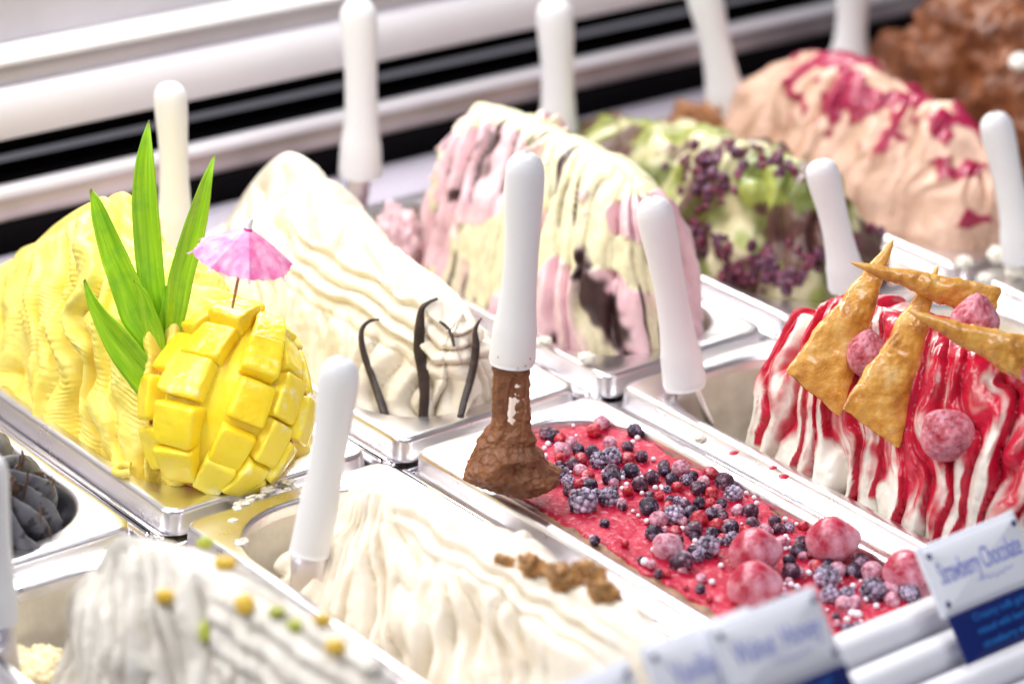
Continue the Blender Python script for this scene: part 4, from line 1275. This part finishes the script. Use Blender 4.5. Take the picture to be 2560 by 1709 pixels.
for i, (u, v, w, h, lab) in enumerate(((1166, 1290, 30, 18, 'pale walnut piece, the farthest of the walnuts on cream gelato'), (1228, 1302, 38, 22, 'walnut piece second from the far end of the row'),
                                       (1300, 1332, 46, 26, 'brown walnut half in the middle of the walnut row'), (1352, 1330, 42, 28, 'dark curled walnut piece standing highest in the row'),
                                       (1386, 1368, 40, 27, 'long walnut piece at the near end of the walnut row'))):
    p, n = hit(b_wal, u, v, onz(u, v, .05))
    blob('walnut', lab, 'walnut', 'walnut pieces on the cream gelato', p + n * px2m(h * .4, p), (px2m(w * 1.02, p), px2m(h * 1.15, p), px2m(h * 1.1, p)), WALN, seed=i, wr=.34, fs=2.2, axis=RT * .8 - UP * .5, n=n)
NUTY = simple('candied_yellow_nut', (.78, .50, .04), .35, var=.3, vscale=150)
NUTG = simple('green_pistachio_nut', (.50, .55, .06), .4, var=.3, vscale=150)
for i, (u, v, w, h, m, lab) in enumerate(((470, 1256, 22, 12, NUTG, 'small green nut near the peak of the near left gelato'), (513, 1300, 30, 22, NUTY, 'orange nut on the right shoulder of the near left gelato'),
                                          (372, 1372, 24, 20, NUTY, 'orange nut on the left flank of the near left gelato'), (566, 1390, 26, 30, NUTY, 'orange nut in the middle of the near left gelato'),
                                          (466, 1452, 16, 30, NUTG, 'upright green nut low on the near left gelato'), (645, 1402, 22, 14, NUTG, 'pale green nut in a fold of the near left gelato'),
                                          (682, 1446, 30, 18, NUTG, 'bright green nut beside a yellow one on the near left gelato'), (737, 1432, 26, 18, NUTY, 'yellow nut beside the bright green one'),
                                          (772, 1490, 28, 24, NUTY, 'brownish nut at the right end of the near left gelato'))):
    p, n = hit(b_pist, u, v, onz(u, v, .07))
    blob('nut', lab, 'nut', 'nuts scattered on the near left gelato', p + n * .003, (px2m(w * .9, p), px2m(h * .9, p), px2m(15, p)), m, seed=i, wr=.12, sub=3, axis=RT, n=n)

PURP = [frosted('purple_currant', (.13, .02, .06), (.05, .01, .03), frost=(.45, .25, .38), lo=.5, hi=.7, scale=3), frosted('wine_currant', (.22, .02, .06), (.09, .012, .03), frost=(.5, .25, .35), lo=.5, hi=.75, scale=3)]
CME = [make_mesh('purple_currant', ICO[2][0] * (1 + .25 * fbm(ICO[2][0] * 1.8 + v * 3, 2))[:, None], ICO[2][1], PURP[v % 2]) for v in range(4)]
rnd = random.Random(9)
cl = [(1600, 385, 60, 55, 26), (1690, 350, 75, 25, 16), (1760, 385, 70, 22, 10), (1640, 430, 50, 45, 16), (1650, 560, 70, 40, 18), (1740, 600, 80, 45, 22), (1800, 640, 70, 30, 20), (1690, 640, 60, 30, 12), (1580, 530, 50, 40, 8), (1850, 590, 60, 40, 8), (1950, 560, 60, 40, 6)]
for (cu_, cv_, su, sv, n_) in cl:
    for _ in range(n_):
        u, v = cu_ + rnd.gauss(0, .5) * su, cv_ + rnd.gauss(0, .5) * sv
        p, n = hit(b_green, u, v)
        if p is None: continue
        o = obj('purple_currant', rnd.choice(CME), loc=tuple(p + n * .0005))
        s_ = rnd.uniform(.0022, .0046); o.scale = (s_ * rnd.uniform(.9, 1.5), s_, s_ * .8)
        o.rotation_euler = (rnd.uniform(0, 6), rnd.uniform(0, 6), rnd.uniform(0, 6))
        tag(o, 'small dark purple currant scattered over the green gelato', 'berry', 'purple currants on the green gelato')

p = np.array(onv(1655, 252, (.715, .30, .02)))
blob('brown_gelato_lump', 'lump of brown gelato at the tilted spatula behind the green gelato', 'ice cream', None, p + np.array([0, 0, -.02]), (.048, .03, .028), PEACHB, seed=5, wr=.35, axis=RT, n=(0, 0, 1))
p = np.array(onv(905, 535, (.362, .25, .0)))
blob('pink_gelato_lump', 'lump of pale pink gelato beside the steel spatula neck', 'ice cream', None, p + np.array([0, 0, -.012]), (.018, .02, .032), PINKL, seed=8, wr=.3, axis=RT, n=(0, 0, 1))
SHAV = simple('dark_chocolate_shaving', (.055, .022, .016), .4, var=.4, vscale=200)
for i in range(26):
    u, v = rnd.uniform(2, 200), rnd.uniform(975, 1270)
    p, n = hit(b_dark, u, v)
    if p is None: continue
    dr_ = np.array([rnd.uniform(-.4, .4), -1, rnd.uniform(-.3, .6)]); dr_ -= n * (dr_ @ n); dr_ /= np.linalg.norm(dr_)
    L_ = rnd.uniform(.004, .010)
    C = catmull(np.array([p + n * .0012 - dr_ * L_, p + n * .0018, p + dr_ * L_ + n * rnd.uniform(.0005, .004)]), 12)
    wv = np.interp(np.linspace(0, 1, 12), [0, .4, 1], [.0006, rnd.uniform(.0010, .0022), .0003])
    V, F = sweep(C - p, wv, wv * .45, np.cross(dr_, n), 8)
    tag(mobj('chocolate_shaving', V, F, SHAV, loc=tuple(p)), 'dark chocolate shaving lying on the dark grey gelato', 'shaving', 'chocolate shavings on the grey gelato')
p, n = hit(b_dark, 12, 1106, (-.1, .1, .04))
blob('chocolate_lump', 'glossy dark chocolate lump on the grey gelato at the left edge', 'chocolate', None, p + n * .003, (.009, .006, .005), SHAV, seed=3, wr=.2, axis=RT * .6 - UP * .8, n=n)

p, n = hit(b_choc, 2342, 150, (.93, .1, .1))
blob('cream_drop', 'white cream drop on the brown chocolate gelato at the right edge', 'drop', None, p + n * .003, (.009, .009, .007), simple('white_cream', (.9, .87, .8), .4), seed=2, wr=.1, axis=RT, n=n)
CRUMB = simple('cream_crumb', (.90, .86, .74), .5, var=.1, vscale=120)
for i, (u, v, rp, z, lab) in enumerate(((1347, 822, 20, .002, 'cream crumb on the steel rim in front of the pink gelato'), (1252, 782, 15, .002, 'cream lump at the corner of the pink gelato pan'),
                                        (1232, 788, 12, .002, 'small cream lump beside the corner of the pink gelato pan'), (1607, 1005, 14, .001, 'smear of white gelato in the strawberry pan beside the spatula'),
                                        (1665, 837, 14, -.015, 'white splash on the back wall of the strawberry pan'),
                                        (2212, 602, 20, .002, 'white crumb on the rim near the right edge, left of the spatula'), (2292, 585, 26, .004, 'large white crumb beside the right hand spatula'),
                                        (2262, 640, 18, .002, 'low white crumb below the right hand spatula'), (2330, 620, 24, .004, 'white crumb cut by the right edge'))):
    blob('gelato_crumb', lab, 'crumb', 'gelato crumbs on the steel rims', onz(u, v, z + .002), (px2m(rp, onz(u, v)),) * 2 + (px2m(rp * .7, onz(u, v)),), CRUMB, seed=i, wr=.3, sub=3)
YDR = MANGOG
C = np.array([onz(u, v, .003) for u, v in ((300, 1068), (282, 1066), (268, 1072), (262, 1080), (275, 1086), (296, 1084))])
V, F = sweep(catmull(C, 24) - C[0], np.full(24, .0026), np.full(24, .0021), (0, 0, 1), 12)
tag(mobj('mango_gelato_drip', V, F, YDR, loc=tuple(C[0])), 'curled drip of yellow gelato on the rim of the mango pan', 'drip')
SAUCE = simple('red_sauce_drop', (.56, .012, .05), .2)
for i, (u, v, a_, b2, lab) in enumerate(((1684, 1038, 13, 5, 'faint red sauce drop on the polished divider, farthest from the signs'), (1774, 1072, 11, 5, 'red sauce drop on the divider above a larger one'), (1798, 1092, 12, 7, 'larger red sauce drop on the divider between the berry and strawberry pans'))):
    c = onz(u, v, .0005)
    blob('sauce_drop', lab, 'sauce drop', 'red sauce drops on the divider', c, (px2m(a_, c), px2m(b2 * 1.6, c), .0008), SAUCE, seed=i, wr=.2, sub=3)

# residue of cream on the rims of the walnut pan and in the near left pan
rnd = random.Random(21)
parts = []
for (u0, v0, u1, v1, n_, s_) in ((545, 1165, 650, 1110, 40, .0030), (535, 1180, 560, 1260, 22, .0028), (645, 1118, 690, 1100, 14, .0030), (770, 1165, 800, 1150, 8, .002)):
    for i in range(n_):
        f = rnd.random()
        c = onz(u0 + (u1 - u0) * f + rnd.gauss(0, 6), v0 + (v1 - v0) * f + rnd.gauss(0, 5), rnd.uniform(-.012, .0015))
        V, F = ICO[2]
        Q = V * (1 + .5 * fbm(V * 2 + i, 2))[:, None] * np.array([rnd.uniform(.6, 1.8), rnd.uniform(.5, 1.2), .25]) * s_ * 1.25 * rnd.uniform(.4, 1)
        parts.append((Q + c, [F]))
V, F = merge(parts)
tag(mobj('cream_residue', V, F, CRUMB), 'smeared cream scraps along the rim of the walnut gelato pan', 'residue', None, 'stuff')
parts = []
for i in range(40):
    c = onz(rnd.uniform(20, 130), rnd.uniform(1490, 1575), -.03)
    V, F = ICO[3]
    parts.append((V * (1 + .4 * fbm(V * 2 + i, 3))[:, None] * rnd.uniform(.003, .007) + c, [F]))
V, F = merge(parts)
tag(mobj('gelato_scraps', V, F, simple('pale_yellow_gelato', (.86, .74, .46), .5, var=.15)), 'pale yellow gelato scraps in the bottom of the near left pan', 'residue', None, 'stuff')

# ------------------------------------------------------------------ signs
CARD = simple('sign_card', (.90, .92, .97), .3)
HOLD = simple('sign_holder', (.84, .87, .95), .2)
BLUE = simple('sign_blue', (.002, .014, .13), .3)
INK = simple('sign_ink', (.25, .28, .66), .5)
LINK = simple('sign_light_blue_ink', (.02, .20, .62), .5)
STUD = simple('sign_stud', (.035, .02, .16), .3)
TILT = math.radians(38)
SV = np.array([0, math.sin(TILT), math.cos(TILT)]); SN = np.array([0, -math.cos(TILT), math.sin(TILT)])


def text_mesh(body, width, height, mat, name):
    cu_ = bpy.data.curves.new(name, 'FONT'); cu_.body = body; cu_.size = 1.0; cu_.extrude = 0.01; cu_.resolution_u = 3
    t_ = bpy.data.objects.new(name, cu_); COL.objects.link(t_)
    dg = bpy.context.evaluated_depsgraph_get()
    me = bpy.data.meshes.new_from_object(t_.evaluated_get(dg))
    bpy.data.objects.remove(t_); bpy.data.curves.remove(cu_)
    V = np.zeros(len(me.vertices) * 3); me.vertices.foreach_get('co', V); V = V.reshape(-1, 3)
    mn_, mx = V.min(0), V.max(0)
    V[:, 0] = (V[:, 0] - mn_[0]) / (mx[0] - mn_[0]) * width
    V[:, 1] = V[:, 1] * height
    V[:, 2] *= .02
    me.vertices.foreach_set('co', V.ravel()); me.materials.clear(); me.materials.append(mat); me.name = name
    return me


def sign(label, tl, tr, P0, title, sub, lines, mtop=.0065, mside=.0036, hgt=.0275, blue=.027):
    P0 = np.array(P0, float)
    a = onp(*tl, P0, SN); b_ = onp(*tr, P0, SN)
    x0, x1 = a[0], b_[0]; zt = ((a + b_) / 2 - P0) @ SV
    Wd = x1 - x0
    root = thing('price_sign', label, 'sign', tuple(P0), 'flavour signs along the front rail')
    Rm = np.column_stack([[1, 0, 0], SV, SN])

    def put(name, me, x, y, z=0.0):
        o = obj(name, me, root)
        M_ = Matrix.Identity(4)
        off = np.array([x - P0[0], 0, 0]) + SV * y + SN * z
        for i in range(3):
            for j in range(3): M_[i][j] = Rm[i][j]
            M_[i][3] = off[i]
        o.matrix_local = M_
        return o

    top = zt + mtop; bot = zt - hgt - mtop * .8
    put('holder', make_mesh('holder', *box(0, Wd + 2 * mside + .003, 0, top - bot + .001, -.0035, -.0005, .0008), HOLD), x0 - mside - .0015, bot - .001)
    put('card', make_mesh('card', *box(0, Wd + 2 * mside, 0, hgt + .007, 0, .0006, .0002), CARD), x0 - mside, zt - hgt - .0035, .0)
    put('blue_panel', make_mesh('blue_panel', *box(0, Wd + 2 * mside - .001, 0, blue, -.0022, .0, .0003), BLUE), x0 - mside + .002, bot - blue - .0014)
    sm = make_mesh('stud', *sweep(np.array([[0, 0, 0], [0, 0, .0008], [0, 0, .0012]]), [.0016, .0016, .001], [.0019, .0019, .0012], (1, 0, 0), 12), STUD)
    for (x, y) in ((x0, zt), (x1, zt), (x0, zt - hgt), (x1, zt - hgt)):
        put('stud', sm, x, y, .0006)
    for (bd, xx, yy, ww, hh) in title:
        put('lettering', text_mesh(bd, Wd * ww, hh, INK, 'lettering'), x0 + Wd * xx, zt - hgt * yy, .0008)
    if sub:
        q = np.linspace(0, 1, 40)
        C = np.column_stack([q * Wd * .42, np.sin(q * 34) * .0011 * (1 - .3 * q) + np.sin(q * 9) * .0006, np.zeros(40)])
        put('squiggle', make_mesh('squiggle', *sweep(C, np.full(40, .00028), np.full(40, .0002), (0, 0, 1), 6), INK), x0 + Wd * .40, zt - hgt * .80, .0009)
    for i, ln in enumerate(lines):
        put('description', text_mesh(ln, Wd * (.30 + .0225 * len(ln)), .0058, LINK, 'description'), x0 + Wd * .20, bot - .0085 - .0075 * i, .0004)
    return root


k_ = 1 / KD
sign('flavour sign reading Strawberry Chocolate over a blue panel', (2320 * k_, 1392 * k_), (2531 * k_, 1306 * k_), (.33, -.424, .004),
     [('Strawberry', .03, .62, .46, .0175), ('Chocolate', .52, .62, .46, .0175)], True, ['Creamy milk gelato', 'mixed with berries and', 'strawberry with chips'])
sign('blurred flavour sign reading Walnut Honey, in front of the berry gelato', (1798 * k_, 1590 * k_), (2032 * k_, 1497 * k_), (.20, -.505, .004),
     [('Walnut', .06, .62, .42, .0165), ('Honey', .56, .62, .40, .0165)], True, ['with walnuts and', 'honey'])
sign('blurred flavour sign reading Vanilla, tucked behind the Walnut Honey sign', (1634 * k_, 1643 * k_), (1868 * k_, 1550 * k_), (.13, -.498, .004), [('Vanilla', .10, .62, .42, .0165)], True, [])
sign('corner of a pale flavour sign at the bottom edge, in front of the walnut gelato', (1331 * k_, 1777 * k_), (1565 * k_, 1684 * k_), (.05, -.505, .004), [], False, [])
